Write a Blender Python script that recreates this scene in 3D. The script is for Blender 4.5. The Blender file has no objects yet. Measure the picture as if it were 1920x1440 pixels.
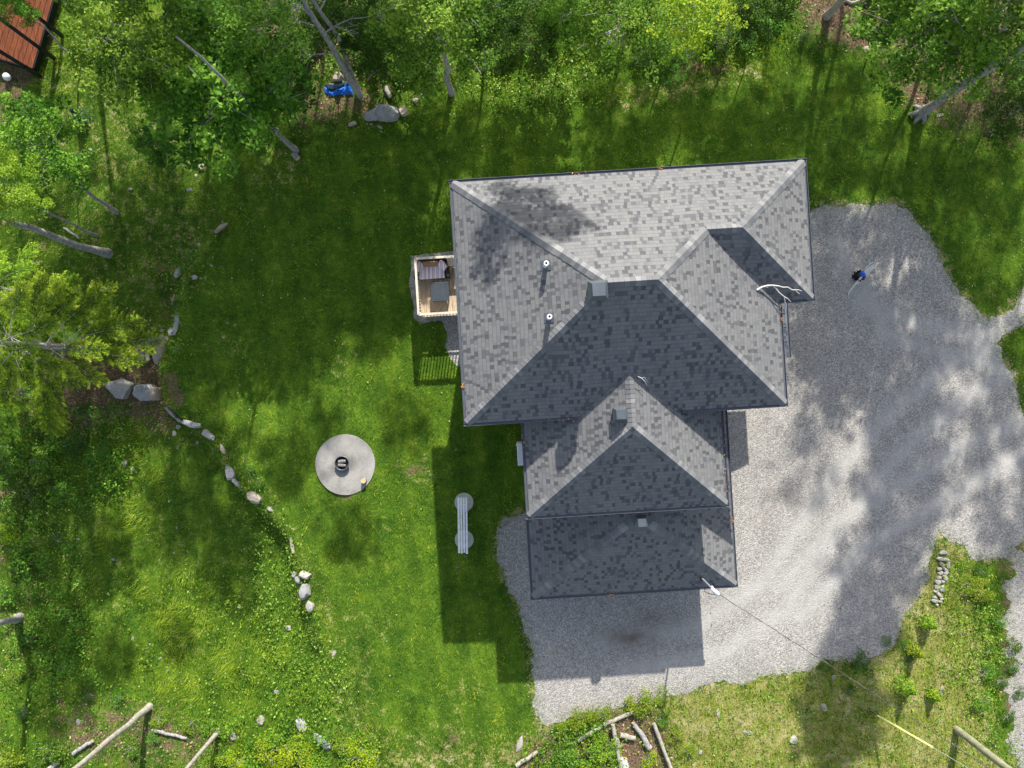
import bpy, math, random
import numpy as np
from mathutils import Vector, Matrix, noise
from mathutils.geometry import tessellate_polygon
C = bpy.context.scene.collection
sc = bpy.context.scene
# ------------------------------------------------------------------ camera, sky, sun, exposure
HC = 30.0                                   # drone height, metres
PX = 1.394 * HC / 1920                      # metres per photo pixel on the ground
cam = bpy.data.cameras.new('camera'); co = bpy.data.objects.new('camera', cam); C.objects.link(co)
co.location = (0, 0, HC); co.rotation_euler = (0, 0, 0)
cam.sensor_width = 36; cam.lens = 36 / 1.394; cam.clip_end = 2000; cam.clip_start = 0.1
sc.camera = co
SUN_EL, SUN_AZ = math.radians(34.3), math.radians(7.9)
sdir = Vector((math.sin(SUN_AZ) * math.cos(SUN_EL), math.cos(SUN_AZ) * math.cos(SUN_EL), math.sin(SUN_EL)))
w = bpy.data.worlds.new('World'); sc.world = w; w.use_nodes = True
wt = w.node_tree; sky = wt.nodes.new('ShaderNodeTexSky'); sky.sky_type = 'NISHITA'; sky.sun_disc = False
sky.sun_elevation = SUN_EL; sky.sun_rotation = SUN_AZ; sky.air_density = 1.0; sky.dust_density = 1.6; sky.ozone_density = 1.0
bg = wt.nodes['Background']; hsv = wt.nodes.new('ShaderNodeHueSaturation'); hsv.inputs['Saturation'].default_value = .7; wt.links.new(sky.outputs[0], hsv.inputs['Color'])
wt.links.new(hsv.outputs[0], bg.inputs[0]); bg.inputs[1].default_value = 0.12      # hazy summer sky, less blue than clear air
sl = bpy.data.lights.new('sun', 'SUN'); sl.energy = 4.5; sl.angle = math.radians(0.6); sl.color = (1, .955, .87)
so = bpy.data.objects.new('sun', sl); C.objects.link(so); so.rotation_euler = (-sdir).to_track_quat('-Z', 'Y').to_euler(); so.location = (0, 0, 60)
sc.view_settings.view_transform = 'Standard'; sc.view_settings.look = 'None'; sc.view_settings.exposure = 0.85; sc.view_settings.gamma = 1
try:
    sc.cycles.max_bounces = 6; sc.cycles.diffuse_bounces = 3; sc.cycles.transmission_bounces = 3; sc.cycles.transparent_max_bounces = 4
except Exception: pass

# ------------------------------------------------------------------ coordinates
def P(px, py, h=0.0):                       # a point seen at photo pixel (px,py) that is h metres up
    k = PX * (HC - h) / HC
    return Vector(((px - 960) * k, (720 - py) * k, h))
TH = math.radians(3.5)
UX = Vector((math.cos(TH), math.sin(TH), 0)); VX = Vector((math.sin(TH), -math.cos(TH), 0))
def HV(u, v, h): return UX * (u * PX) + VX * (v * PX) + Vector((0, 0, h))     # house frame (u east, v south, in ground pixels)
WALL = np.array([(430, 300), (425, 420), (362, 500), (328, 600), (300, 690), (312, 755), (400, 830), (465, 925), (545, 1010), (568, 1110), (610, 1230), (585, 1440)], float)
def smooth(a, b, x):
    t = np.clip((x - a) / (b - a), 0, 1); return t * t * (3 - 2 * t)
def terr(x, y):                             # terrain height, vectorised
    x = np.asarray(x, float); y = np.asarray(y, float)
    px = x / PX + 960; py = 720 - y / PX
    xw = np.interp(py, WALL[:, 1], WALL[:, 0])
    s = (px - xw) * PX
    z = -0.75 * smooth(0.15, -0.75, s) * smooth(380, 560, py) * (1 - 0.5 * smooth(1150, 1420, py))
    z = z - 0.55 * smooth(0, -9, s) * smooth(60, 400, py)
    n = 0.06 * np.sin(x * 1.3 + 1.7 * np.sin(y * .7)) * np.cos(y * 1.1 + np.sin(x * .9)) + .03 * np.sin(x * 3.1 + y * 2.3)
    flat = smooth(0.0, 2.5, sdp(px, py, FLATP) * PX)
    return z + n * flat * 0.8
def sdp(px, py, poly):                      # signed distance to polygon in px, negative inside
    p = np.asarray(poly, float); px = np.asarray(px, float); py = np.asarray(py, float)
    d = np.full(px.shape, 1e9); ins = np.zeros(px.shape, bool)
    for i in range(len(p)):
        a = p[i]; b = p[(i + 1) % len(p)]; e = b - a
        t = np.clip(((px - a[0]) * e[0] + (py - a[1]) * e[1]) / (e @ e + 1e-9), 0, 1)
        d = np.minimum(d, np.hypot(px - a[0] - t * e[0], py - a[1] - t * e[1]))
        c = ((a[1] > py) != (b[1] > py)) & (px < (b[0] - a[0]) * (py - a[1]) / (b[1] - a[1] + 1e-12) + a[0])
        ins ^= c
    return np.where(ins, -d, d)
FLATP = [(760, 240), (1990, 240), (1990, 1460), (960, 1460), (760, 1100)]
def T(x, y): return float(terr(np.array([x]), np.array([y]))[0])
def G(px, py, dz=0.0):                      # ground point seen at a pixel
    z = 0.0
    for _ in range(4):
        p = P(px, py, z + dz); z = T(p.x, p.y)
    return Vector((p.x, p.y, z + dz))

# ------------------------------------------------------------------ scene helpers
def setp(o, label=None, cat=None, group=None, kind=None):
    if label: o['label'] = label
    if cat: o['category'] = cat
    if group: o['group'] = group
    if kind: o['kind'] = kind
    return o
def thing(name, label, cat, loc=(0, 0, 0), group=None, rz=0):
    o = bpy.data.objects.new(name, None); C.objects.link(o); o.location = loc; o.rotation_euler = (0, 0, rz); o.empty_display_size = .3
    return setp(o, label, cat, group)
def origin(o):
    v = Vector((0, 0, 0))
    while o is not None: v = v + Vector(o.location); o = o.parent
    return v
class MB:
    def __init__(s): s.v = []; s.f = []; s.sm = []
    def add(s, vs, fs, smooth=False):
        b = len(s.v); s.v += [tuple(x) for x in vs]; s.f += [tuple(i + b for i in f) for f in fs]; s.sm += [smooth] * len(fs); return s
    def box(s, c, d, ux=Vector((1, 0, 0)), uz=Vector((0, 0, 1)), ch=0.0):
        c = Vector(c); ux = Vector(ux).normalized(); uz = Vector(uz).normalized(); uy = uz.cross(ux).normalized(); uz = ux.cross(uy)
        hx, hy, hz = d[0] / 2, d[1] / 2, d[2] / 2
        vs = [c + ux * (a * hx) + uy * (b * hy) + uz * (e * hz) for e in (-1, 1) for b in (-1, 1) for a in (-1, 1)]
        return s.add(vs, [(0, 2, 3, 1), (4, 5, 7, 6), (0, 1, 5, 4), (2, 6, 7, 3), (0, 4, 6, 2), (1, 3, 7, 5)])
    def bar(s, a, b, wd, ht=None, up=Vector((0, 0, 1))):
        a = Vector(a); b = Vector(b); d = b - a; ht = ht or wd
        if abs(d.normalized().dot(up)) > .98: up = Vector((0, 1, 0))
        uz = (up - d.normalized() * up.dot(d.normalized())).normalized()
        return s.box((a + b) / 2, (d.length, wd, ht), d, uz)
    def tube(s, pts, rad, n=8, cap=True, wob=0.0, seed=0):
        pts = [Vector(p) for p in pts]; rs = rad if hasattr(rad, '__len__') else [rad] * len(pts); rn = random.Random(seed)
        vs = []; ref = None
        for i, p in enumerate(pts):
            t = (pts[min(i + 1, len(pts) - 1)] - pts[max(i - 1, 0)]).normalized()
            if ref is None: ref = Vector((0, 0, 1)) if abs(t.z) < .9 else Vector((1, 0, 0))
            a = (ref - t * ref.dot(t)).normalized(); b = t.cross(a); ref = a
            for k in range(n):
                q = 2 * math.pi * k / n; r = rs[i] * (1 + wob * (rn.random() - .5))
                vs.append(p + a * (math.cos(q) * r) + b * (math.sin(q) * r))
        fs = [(i * n + k, i * n + (k + 1) % n, (i + 1) * n + (k + 1) % n, (i + 1) * n + k) for i in range(len(pts) - 1) for k in range(n)]
        s.add(vs, fs, True)
        if cap: s.add(vs[:n], [tuple(range(n))[::-1]]); s.add(vs[-n:], [tuple(range(n))])
        return s
    def cyl(s, c, r, h, n=24, r2=None):
        c = Vector(c); return s.tube([c, c + Vector((0, 0, h))], [r, r2 or r], n)
    def prism(s, poly, z0, z1, inset=0.0):
        n = len(poly); cx = sum(p[0] for p in poly) / n; cy = sum(p[1] for p in poly) / n
        vs = [(p[0], p[1], z0) for p in poly] + [(cx + (p[0] - cx) * (1 - inset), cy + (p[1] - cy) * (1 - inset), z1) for p in poly]
        tri = tessellate_polygon([[Vector((p[0], p[1], 0)) for p in poly]])
        fs = [(i, (i + 1) % n, n + (i + 1) % n, n + i) for i in range(n)] + [tuple(n + i for i in t) for t in tri] + [t[::-1] for t in tri]
        return s.add(vs, fs)
    def build(s, name, m, parent=None, bevel=0.0, recalc=True):
        o0 = origin(parent) if parent else Vector((0, 0, 0))
        me = bpy.data.meshes.new(name); me.from_pydata([(a - o0.x, b - o0.y, c - o0.z) for a, b, c in s.v], [], s.f); me.materials.append(m)
        me.polygons.foreach_set('use_smooth', s.sm)
        if recalc:
            import bmesh
            bm = bmesh.new(); bm.from_mesh(me); bmesh.ops.recalc_face_normals(bm, faces=bm.faces); bm.to_mesh(me); bm.free()
        me.update(); o = bpy.data.objects.new(name, me); C.objects.link(o)
        if parent: o.parent = parent
        if bevel: b = o.modifiers.new('bevel', 'BEVEL'); b.width = bevel; b.segments = 2; b.limit_method = 'ANGLE'
        return o
def single(mb, name, m, label, cat, loc, group=None, bevel=0):     # a thing that is one mesh, origin at its base
    e = type('E', (), {})()
    loc = Vector(loc); mb.v = [(a - loc.x, b - loc.y, c - loc.z) for a, b, c in mb.v]
    o = mb.build(name, m, None, bevel); o.location = loc; return setp(o, label, cat, group)
def dup(o, loc=None, rz=None, scale=None, parent=None, label=None, group=None):
    c = o.copy(); C.objects.link(c); c.parent = parent
    if loc is not None: c.location = loc
    if rz is not None: c.rotation_euler = (0, 0, rz)
    if scale is not None: c.scale = (scale,) * 3 if not hasattr(scale, '__len__') else scale
    if label: c['label'] = label
    if group: c['group'] = group
    for ch in list(o.children): dup(ch, parent=c)
    return c

# ------------------------------------------------------------------ materials
class NT:
    def __init__(s, name):
        s.m = bpy.data.materials.new(name); s.m.use_nodes = True; s.t = s.m.node_tree; s.b = s.t.nodes['Principled BSDF']; s.out = s.t.nodes['Material Output']
    def put(s, sock, v):
        if isinstance(v, bpy.types.NodeSocket): s.t.links.new(v, sock)
        elif v is not None: sock.default_value = v
    def n(s, ty, *ins, **props):
        nd = s.t.nodes.new('ShaderNode' + ty)
        for k, v in props.items(): setattr(nd, k, v)
        for i, v in enumerate(ins): s.put(nd.inputs[i], v)
        return nd
    def math(s, op, a, b=None, c=None): return s.n('Math', a, b, c, operation=op).outputs[0]
    def noise(s, vec, scale, detail=4, rough=.6, dist=0):
        nd = s.n('TexNoise'); s.put(nd.inputs['Vector'], vec); nd.inputs['Scale'].default_value = scale; nd.inputs['Detail'].default_value = detail; nd.inputs['Roughness'].default_value = rough; nd.inputs['Distortion'].default_value = dist
        return nd.outputs[0]
    def ramp(s, fac, stops, mode='LINEAR'):
        nd = s.n('ValToRGB', fac); cr = nd.color_ramp; cr.interpolation = mode
        while len(cr.elements) < len(stops): cr.elements.new(.5)
        for e, (p, c) in zip(cr.elements, stops): e.position = p; e.color = (*c, 1) if len(c) == 3 else c
        return nd.outputs[0]
    def mix(s, f, a, b, bt='MIX'):
        nd = s.n('Mix', data_type='RGBA', blend_type=bt); s.put(nd.inputs[0], f)
        for i, v in ((6, a), (7, b)): s.put(nd.inputs[i], (*v, 1) if isinstance(v, tuple) and len(v) == 3 else v)
        return nd.outputs[2]
    def pos(s): return s.n('TexCoord').outputs['Object']
    def geo(s): return s.n('NewGeometry').outputs['Position']
    def attr(s, name): return s.n('Attribute', attribute_name=name).outputs['Fac']
    def fin(s, col, rough=.8, bump=None, bstr=.3, bdist=.02, metal=0, spec=.3):
        s.put(s.b.inputs['Base Color'], (*col, 1) if isinstance(col, tuple) and len(col) == 3 else col); s.put(s.b.inputs['Roughness'], rough); s.b.inputs['Metallic'].default_value = metal
        s.b.inputs['Specular IOR Level'].default_value = spec
        if bump is not None:
            bp = s.n('Bump'); bp.inputs['Strength'].default_value = bstr; bp.inputs['Distance'].default_value = bdist; s.put(bp.inputs['Height'], bump); s.put(s.b.inputs['Normal'], bp.outputs[0])
        return s.m
def mnoise(name, c1, c2, scale=8, rough=.8, bstr=.3, metal=0, spec=.3, dist=0, detail=5, bdist=.01):
    t = NT(name); p = t.pos(); f = t.noise(p, scale, detail, .65, dist); f2 = t.noise(p, scale * 7, 3)
    k = t.math('ADD', t.math('MULTIPLY', f, .75), t.math('MULTIPLY', f2, .25))
    return t.fin(t.ramp(k, [(.36, c1), (.64, c2)]), rough, k, bstr, bdist, metal, spec)
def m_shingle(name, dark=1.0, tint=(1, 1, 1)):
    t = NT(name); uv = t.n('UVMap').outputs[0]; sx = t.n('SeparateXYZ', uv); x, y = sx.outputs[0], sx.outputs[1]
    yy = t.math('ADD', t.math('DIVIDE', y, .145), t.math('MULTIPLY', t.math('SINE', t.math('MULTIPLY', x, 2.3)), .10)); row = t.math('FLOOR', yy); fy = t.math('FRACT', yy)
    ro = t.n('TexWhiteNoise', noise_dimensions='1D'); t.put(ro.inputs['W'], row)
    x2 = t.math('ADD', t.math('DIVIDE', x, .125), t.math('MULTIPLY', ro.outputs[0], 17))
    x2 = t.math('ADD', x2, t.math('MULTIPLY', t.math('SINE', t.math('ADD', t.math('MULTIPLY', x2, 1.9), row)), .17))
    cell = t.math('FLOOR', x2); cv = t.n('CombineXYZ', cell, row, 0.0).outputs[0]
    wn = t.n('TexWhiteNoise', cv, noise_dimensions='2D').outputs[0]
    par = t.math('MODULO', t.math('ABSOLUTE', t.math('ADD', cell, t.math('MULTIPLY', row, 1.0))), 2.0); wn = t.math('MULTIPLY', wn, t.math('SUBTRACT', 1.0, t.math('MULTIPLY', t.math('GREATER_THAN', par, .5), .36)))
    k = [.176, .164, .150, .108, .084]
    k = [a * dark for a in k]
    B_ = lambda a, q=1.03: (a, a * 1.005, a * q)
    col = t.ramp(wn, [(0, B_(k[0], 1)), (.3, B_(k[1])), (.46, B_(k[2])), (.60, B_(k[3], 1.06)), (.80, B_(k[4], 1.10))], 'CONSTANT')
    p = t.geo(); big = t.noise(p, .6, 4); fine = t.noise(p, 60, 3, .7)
    line = t.math('LESS_THAN', fy, .13)  # shadow line under each shingle course, painted as a dark strip
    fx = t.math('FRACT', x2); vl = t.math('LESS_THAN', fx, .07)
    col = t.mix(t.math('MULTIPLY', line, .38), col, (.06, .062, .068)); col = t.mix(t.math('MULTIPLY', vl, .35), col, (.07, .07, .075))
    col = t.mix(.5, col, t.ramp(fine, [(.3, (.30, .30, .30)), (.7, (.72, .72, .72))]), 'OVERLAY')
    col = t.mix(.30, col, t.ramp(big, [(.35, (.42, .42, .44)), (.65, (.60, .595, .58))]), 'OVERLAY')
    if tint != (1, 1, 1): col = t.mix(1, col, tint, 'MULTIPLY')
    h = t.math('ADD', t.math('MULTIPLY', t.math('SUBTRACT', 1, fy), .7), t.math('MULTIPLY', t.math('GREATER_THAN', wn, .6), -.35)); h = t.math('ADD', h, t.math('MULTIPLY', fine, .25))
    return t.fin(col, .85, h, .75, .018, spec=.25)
def m_cap():
    t = NT('ridge cap shingle'); r = t.n('NewGeometry').outputs['Random Per Island']; p = t.geo()
    col = t.ramp(r, [(0, (.125, .13, .14)), (.35, (.16, .163, .17)), (.7, (.19, .19, .195)), (1, (.25, .25, .25))]); fine = t.noise(p, 60, 3, .7)
    return t.fin(t.mix(.5, col, t.ramp(fine, [(.3, (.3, .3, .3)), (.7, (.7, .7, .7))]), 'OVERLAY'), .85, fine, .4, .01, spec=.25)
def m_leaf(name, cols, trans=.35, rough=.6, var=.12):
    t = NT(name); r = t.attr('rnd'); oi = t.n('ObjectInfo').outputs['Random']
    n = len(cols); col = t.ramp(r, [(i / (n - 1), c) for i, c in enumerate(cols)])
    hs = t.n('HueSaturation'); t.put(hs.inputs['Color'], col); t.put(hs.inputs['Hue'], t.math('ADD', .485, t.math('MULTIPLY', oi, .03))); t.put(hs.inputs['Value'], t.math('ADD', 1 - var, t.math('MULTIPLY', oi, 2 * var)))
    col = hs.outputs[0]; t.fin(col, rough, spec=.15)
    tr = t.n('BsdfTranslucent', t.mix(1, col, (1.5, 1.55, .75), 'MULTIPLY')); mx = t.n('MixShader', trans, t.b.outputs[0], tr.outputs[0]); t.t.links.new(mx.outputs[0], t.out.inputs[0])
    return t.m
M = {}
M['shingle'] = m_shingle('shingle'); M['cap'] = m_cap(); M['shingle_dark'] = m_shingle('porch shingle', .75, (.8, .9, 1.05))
M['gutter'] = mnoise('gutter metal', (.085, .095, .115), (.12, .13, .155), 6, .35, .05, .2, .5)
M['siding'] = mnoise('siding', (.30, .30, .29), (.36, .36, .35), 4, .7, .1)
M['soffit'] = mnoise('soffit', (.10, .11, .12), (.14, .15, .16), 4, .6, .05)
M['ventmetal'] = mnoise('vent metal', (.10, .12, .14), (.14, .16, .185), 3, .42, .05, .35, .5)
M['ventdark'] = mnoise('vent louvre', (.02, .022, .027), (.05, .055, .065), 9, .6, .1)
M['pvc'] = mnoise('white pipe', (.78, .78, .76), (.85, .85, .84), 5, .5, .02)
M['black'] = mnoise('black void', (.006, .006, .007), (.012, .012, .013), 5, .8, .05)
M['white'] = mnoise('white enamel', (.72, .74, .76), (.80, .81, .82), 3, .4, .03)
M['galv'] = mnoise('galvanised steel', (.45, .47, .5), (.6, .62, .66), 6, .4, .05, .5)
M['cable'] = mnoise('cable', (.03, .03, .03), (.12, .12, .12), 2.5, .6, .05)
M['concrete'] = mnoise('concrete', (.19, .18, .165), (.33, .32, .295), 1.6, .9, .3)
def m_pad():
    t = NT('pad concrete'); p = t.pos(); f = t.noise(p, 1.4, 6, .65, .4); g = t.noise(p, 14, 4, .7); k = t.math('ADD', t.math('MULTIPLY', f, .75), t.math('MULTIPLY', g, .25)); col = t.ramp(k, [(.36, (.20, .19, .175)), (.5, (.29, .28, .26)), (.64, (.36, .345, .315))])
    sx = t.n('SeparateXYZ', p); d = t.math('SQRT', t.math('ADD', t.math('POWER', t.math('ADD', sx.outputs[0], .09), 2.0), t.math('POWER', t.math('SUBTRACT', sx.outputs[1], .03), 2.0))); so_ = t.n('MapRange', t.math('ADD', d, t.math('MULTIPLY', f, .7)), .95, .55); so_.clamp = True
    col = t.mix(t.math('MULTIPLY', so_.outputs[0], .55), col, (.07, .065, .06)); return t.fin(col, .9, k, .4, .02)
M['pad'] = m_pad()
M['concgreen'] = mnoise('pale concrete', (.34, .36, .31), (.46, .48, .43), 3, .9, .2)
M['bench'] = mnoise('weathered white wood', (.66, .67, .69), (.86, .86, .87), 9, .75, .25)
M['iron'] = mnoise('iron bowl', (.02, .022, .025), (.055, .06, .07), 12, .6, .3, .4)
M['rim'] = mnoise('steel rim', (.10, .13, .17), (.2, .24, .29), 9, .4, .1, .6)
M['ash'] = mnoise('charred wood', (.09, .08, .075), (.33, .29, .25), 18, .9, .5)
M['wicker'] = mnoise('dark wicker', (.010, .009, .010), (.035, .03, .033), 40, .6, .6)
M['tan'] = mnoise('tan cushion', (.30, .18, .10), (.40, .25, .14), 14, .9, .2)
M['tabletop'] = mnoise('grey table', (.035, .045, .058), (.06, .072, .088), 5, .5, .08)
M['blue'] = mnoise('blue tarp', (.004, .085, .42), (.015, .17, .66), 5, .5, .5)
M['bluegrey'] = mnoise('faded tarp', (.10, .15, .19), (.28, .33, .36), 6, .7, .5)
M['blueball'] = mnoise('blue glass', (.004, .05, .42), (.01, .10, .6), 3, .12, 0, 0, .6)
M['drift'] = mnoise('driftwood', (.60, .59, .56), (.85, .84, .82), 10, .8, .4)
M['darkleaf'] = m_leaf('dark red foliage', [(.02, .008, .012), (.04, .03, .015)], .15)
M['utility'] = mnoise('pole wood', (.17, .18, .11), (.34, .33, .22), 3, .9, .5)
M['yellow'] = mnoise('guard plastic', (.78, .72, .20), (.85, .80, .33), 3, .4, .03)
M['bark'] = mnoise('grey bark', (.15, .145, .138), (.44, .42, .40), 7, .95, .9, dist=.6, bdist=.02)
M['barkpale'] = mnoise('pale bark', (.22, .20, .17), (.46, .42, .36), 7, .95, .7, dist=.6, bdist=.015)
M['birch'] = mnoise('birch bark', (.40, .39, .37), (.75, .74, .72), 5, .8, .4, dist=1)
M['cutwood'] = mnoise('cut wood', (.55, .33, .14), (.74, .52, .27), 9, .8, .2)
M['dead'] = mnoise('dead twig', (.22, .20, .19), (.48, .45, .43), 9, .9, .3)
M['twigroof'] = mnoise('bleached branch', (.48, .45, .44), (.72, .69, .67), 9, .8, .3)
def m_wood(name, a, b, c, s=1.0, ang=0, gm=(.30, .26, .22)):
    t = NT(name); p = t.pos(); r = t.n('NewGeometry').outputs['Random Per Island']; mp = t.n('Mapping'); t.put(mp.inputs[0], p); mp.inputs['Rotation'].default_value = (0, 0, ang); mp.inputs['Scale'].default_value = (9 * s, 1.2 * s, 9 * s)
    add = t.n('VectorMath', mp.outputs[0], t.n('CombineXYZ', t.math('MULTIPLY', r, 40), 0.0, 0.0).outputs[0], operation='ADD').outputs[0]
    g = t.noise(add, 2.2, 5, .65, .5); col = t.ramp(g, [(.3, a), (.5, b), (.7, c)]); col = t.mix(t.math('MULTIPLY', r, .55), col, t.mix(.5, col, gm))
    return t.fin(col, .75, g, .3, .006)
M['deck'] = m_wood('deck board', (.26, .19, .125), (.50, .38, .25), (.66, .54, .40), 1, -TH)
M['rail'] = m_wood('rail wood', (.55, .47, .36), (.68, .60, .48), (.75, .68, .57))
M['step'] = m_wood('step wood', (.16, .115, .075), (.24, .17, .11), (.30, .22, .15))
M['rust'] = m_wood('rust stained wood', (.07, .018, .005), (.15, .035, .009), (.27, .075, .02), gm=(.05, .025, .008))
M['blackbeam'] = mnoise('black beam', (.004, .004, .005), (.010, .011, .014), 5, .5, .05)
def m_stripe(name, freq):
    t = NT(name); uv = t.pos(); x = t.n('SeparateXYZ', uv).outputs[0]
    f = t.math('FRACT', t.math('MULTIPLY', x, freq)); col = t.ramp(f, [(0, (.88, .80, .83)), (.38, (.45, .07, .16)), (.5, (.88, .82, .84)), (.70, (.10, .03, .06)), (.80, (.88, .82, .84))], 'CONSTANT')
    return t.fin(col, .9, t.noise(uv, 60), .15)
M['stripe'] = m_stripe('striped cushion', 6.0)
def m_rock(name, a, b, c):
    t = NT(name); p = t.pos(); oi = t.n('ObjectInfo').outputs['Random']; pv = t.n('VectorMath', p, t.n('CombineXYZ', t.math('MULTIPLY', oi, 30), 0.0, 0.0).outputs[0], operation='ADD').outputs[0]
    g = t.noise(pv, 2.2, 8, .7, .4); f = t.noise(pv, 14, 5, .7); k = t.math('ADD', t.math('MULTIPLY', g, .6), t.math('MULTIPLY', f, .4))
    col = t.ramp(k, [(.32, a), (.5, b), (.66, c)]); col = t.mix(t.math('MULTIPLY', oi, .35), col, t.mix(1, col, (1.15, 1.0, .85), 'MULTIPLY'))
    return t.fin(col, .9, k, .7, .05)
M['rock'] = m_rock('grey rock', (.16, .17, .175), (.30, .31, .32), (.42, .42, .41)); M['rockpale'] = m_rock('pale rock', (.22, .205, .185), (.33, .31, .28), (.46, .43, .40)); M['rocktan'] = m_rock('tan rock', (.24, .20, .16), (.36, .31, .25), (.47, .42, .36))
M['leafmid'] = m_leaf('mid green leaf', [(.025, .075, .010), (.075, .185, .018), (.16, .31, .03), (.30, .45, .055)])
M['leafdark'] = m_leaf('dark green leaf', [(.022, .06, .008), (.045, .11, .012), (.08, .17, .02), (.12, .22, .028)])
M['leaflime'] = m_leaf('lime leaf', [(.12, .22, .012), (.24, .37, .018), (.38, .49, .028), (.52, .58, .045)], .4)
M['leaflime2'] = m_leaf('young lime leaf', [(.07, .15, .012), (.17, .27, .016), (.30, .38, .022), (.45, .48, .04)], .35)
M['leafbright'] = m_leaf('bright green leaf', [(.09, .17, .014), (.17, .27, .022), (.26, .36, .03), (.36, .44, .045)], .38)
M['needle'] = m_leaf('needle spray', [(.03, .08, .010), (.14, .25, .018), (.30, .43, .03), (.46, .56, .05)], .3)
M['bluespruce'] = m_leaf('blue needle', [(.03, .07, .06), (.07, .13, .12)], .2)
M['blade'] = m_leaf('grass blade', [(.020, .062, .005), (.070, .155, .010), (.165, .26, .016), (.32, .39, .035)], .3, .55, 0)
M['bladelong'] = m_leaf('long grass blade', [(.06, .12, .006), (.17, .27, .012), (.33, .42, .02), (.48, .52, .06)], .4, .55, 0)
M['bladelawn'] = m_leaf('lawn tuft blade', [(.03, .09, .006), (.11, .21, .012), (.21, .32, .02), (.36, .43, .04)], .35, .55, 0)
M['bladedry'] = m_leaf('dry grass blade', [(.12, .19, .02), (.30, .33, .06), (.50, .44, .20), (.62, .54, .34)], .3, .6, 0)
M['cover'] = m_leaf('ground cover leaf', [(.05, .13, .012), (.13, .26, .025), (.24, .39, .05), (.40, .53, .12)], .25, .4, 0)
M['litterleaf'] = m_leaf('dead leaf', [(.14, .075, .04), (.26, .15, .09), (.38, .24, .15), (.5, .38, .26)], .1, .8, 0)
M['fleck'] = m_leaf('pale fallen leaf', [(.35, .36, .14), (.5, .5, .28), (.62, .56, .42)], .2, .6, 0)
M['debris'] = m_leaf('orange gutter debris', [(.30, .10, .03), (.48, .22, .09), (.55, .33, .2)], .1, .8, 0)
def m_gravel(name, warm=0.0):
    t = NT(name); p = t.geo(); v = t.n('TexVoronoi', feature='F1'); t.put(v.inputs['Vector'], p); v.inputs['Scale'].default_value = 24
    v2 = t.n('TexVoronoi', feature='F1'); t.put(v2.inputs['Vector'], p); v2.inputs['Scale'].default_value = 52
    a = t.n('SeparateColor', v.outputs['Color']).outputs[0]; b = t.n('SeparateColor', v2.outputs['Color']).outputs[1]; k = t.math('ADD', t.math('MULTIPLY', a, .6), t.math('MULTIPLY', b, .4))
    col = t.ramp(k, [(.05, (.14, .134, .127)), (.35, (.275, .264, .249)), (.62, (.35, .336, .316)), (.95, (.54, .52, .485))])
    n1 = t.noise(p, .35, 5, .6); n2 = t.noise(p, 1.8, 5, .7)
    col = t.mix(.5, col, t.ramp(n1, [(.3, (.44, .44, .45)), (.7, (.57, .555, .54))]), 'OVERLAY')
    col = t.mix(.45, col, t.ramp(n2, [(.3, (.42, .42, .42)), (.7, (.58, .575, .56))]), 'OVERLAY')
    tk = t.attr('track'); col = t.mix(t.math('MULTIPLY', tk, .55), col, (.46, .45, .43)); mp = t.n('Mapping'); t.put(mp.inputs[0], p); mp.inputs['Scale'].default_value = (.9, .18, 1); st_ = t.noise(mp.outputs[0], 1.0, 5, .65); col = t.mix(.4, col, t.ramp(st_, [(.35, (.42, .41, .40)), (.65, (.57, .565, .555))]), 'OVERLAY'); d = t.attr('stain'); col = t.mix(t.math('MULTIPLY', d, t.math('MULTIPLY', n2, 1.5)), col, (.10, .075, .055))
    d2 = t.attr('green'); n3 = t.noise(p, 5, 5, .75); g = t.math('MULTIPLY', d2, t.math('GREATER_THAN', n3, .52)); col = t.mix(t.math('MULTIPLY', g, .7), col, (.14, .18, .06))
    h = t.math('SUBTRACT', 1, v.outputs['Distance'])
    return t.fin(col, .95, h, .7, .025, spec=.2)
M['gravel'] = m_gravel('crushed gravel')
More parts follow.
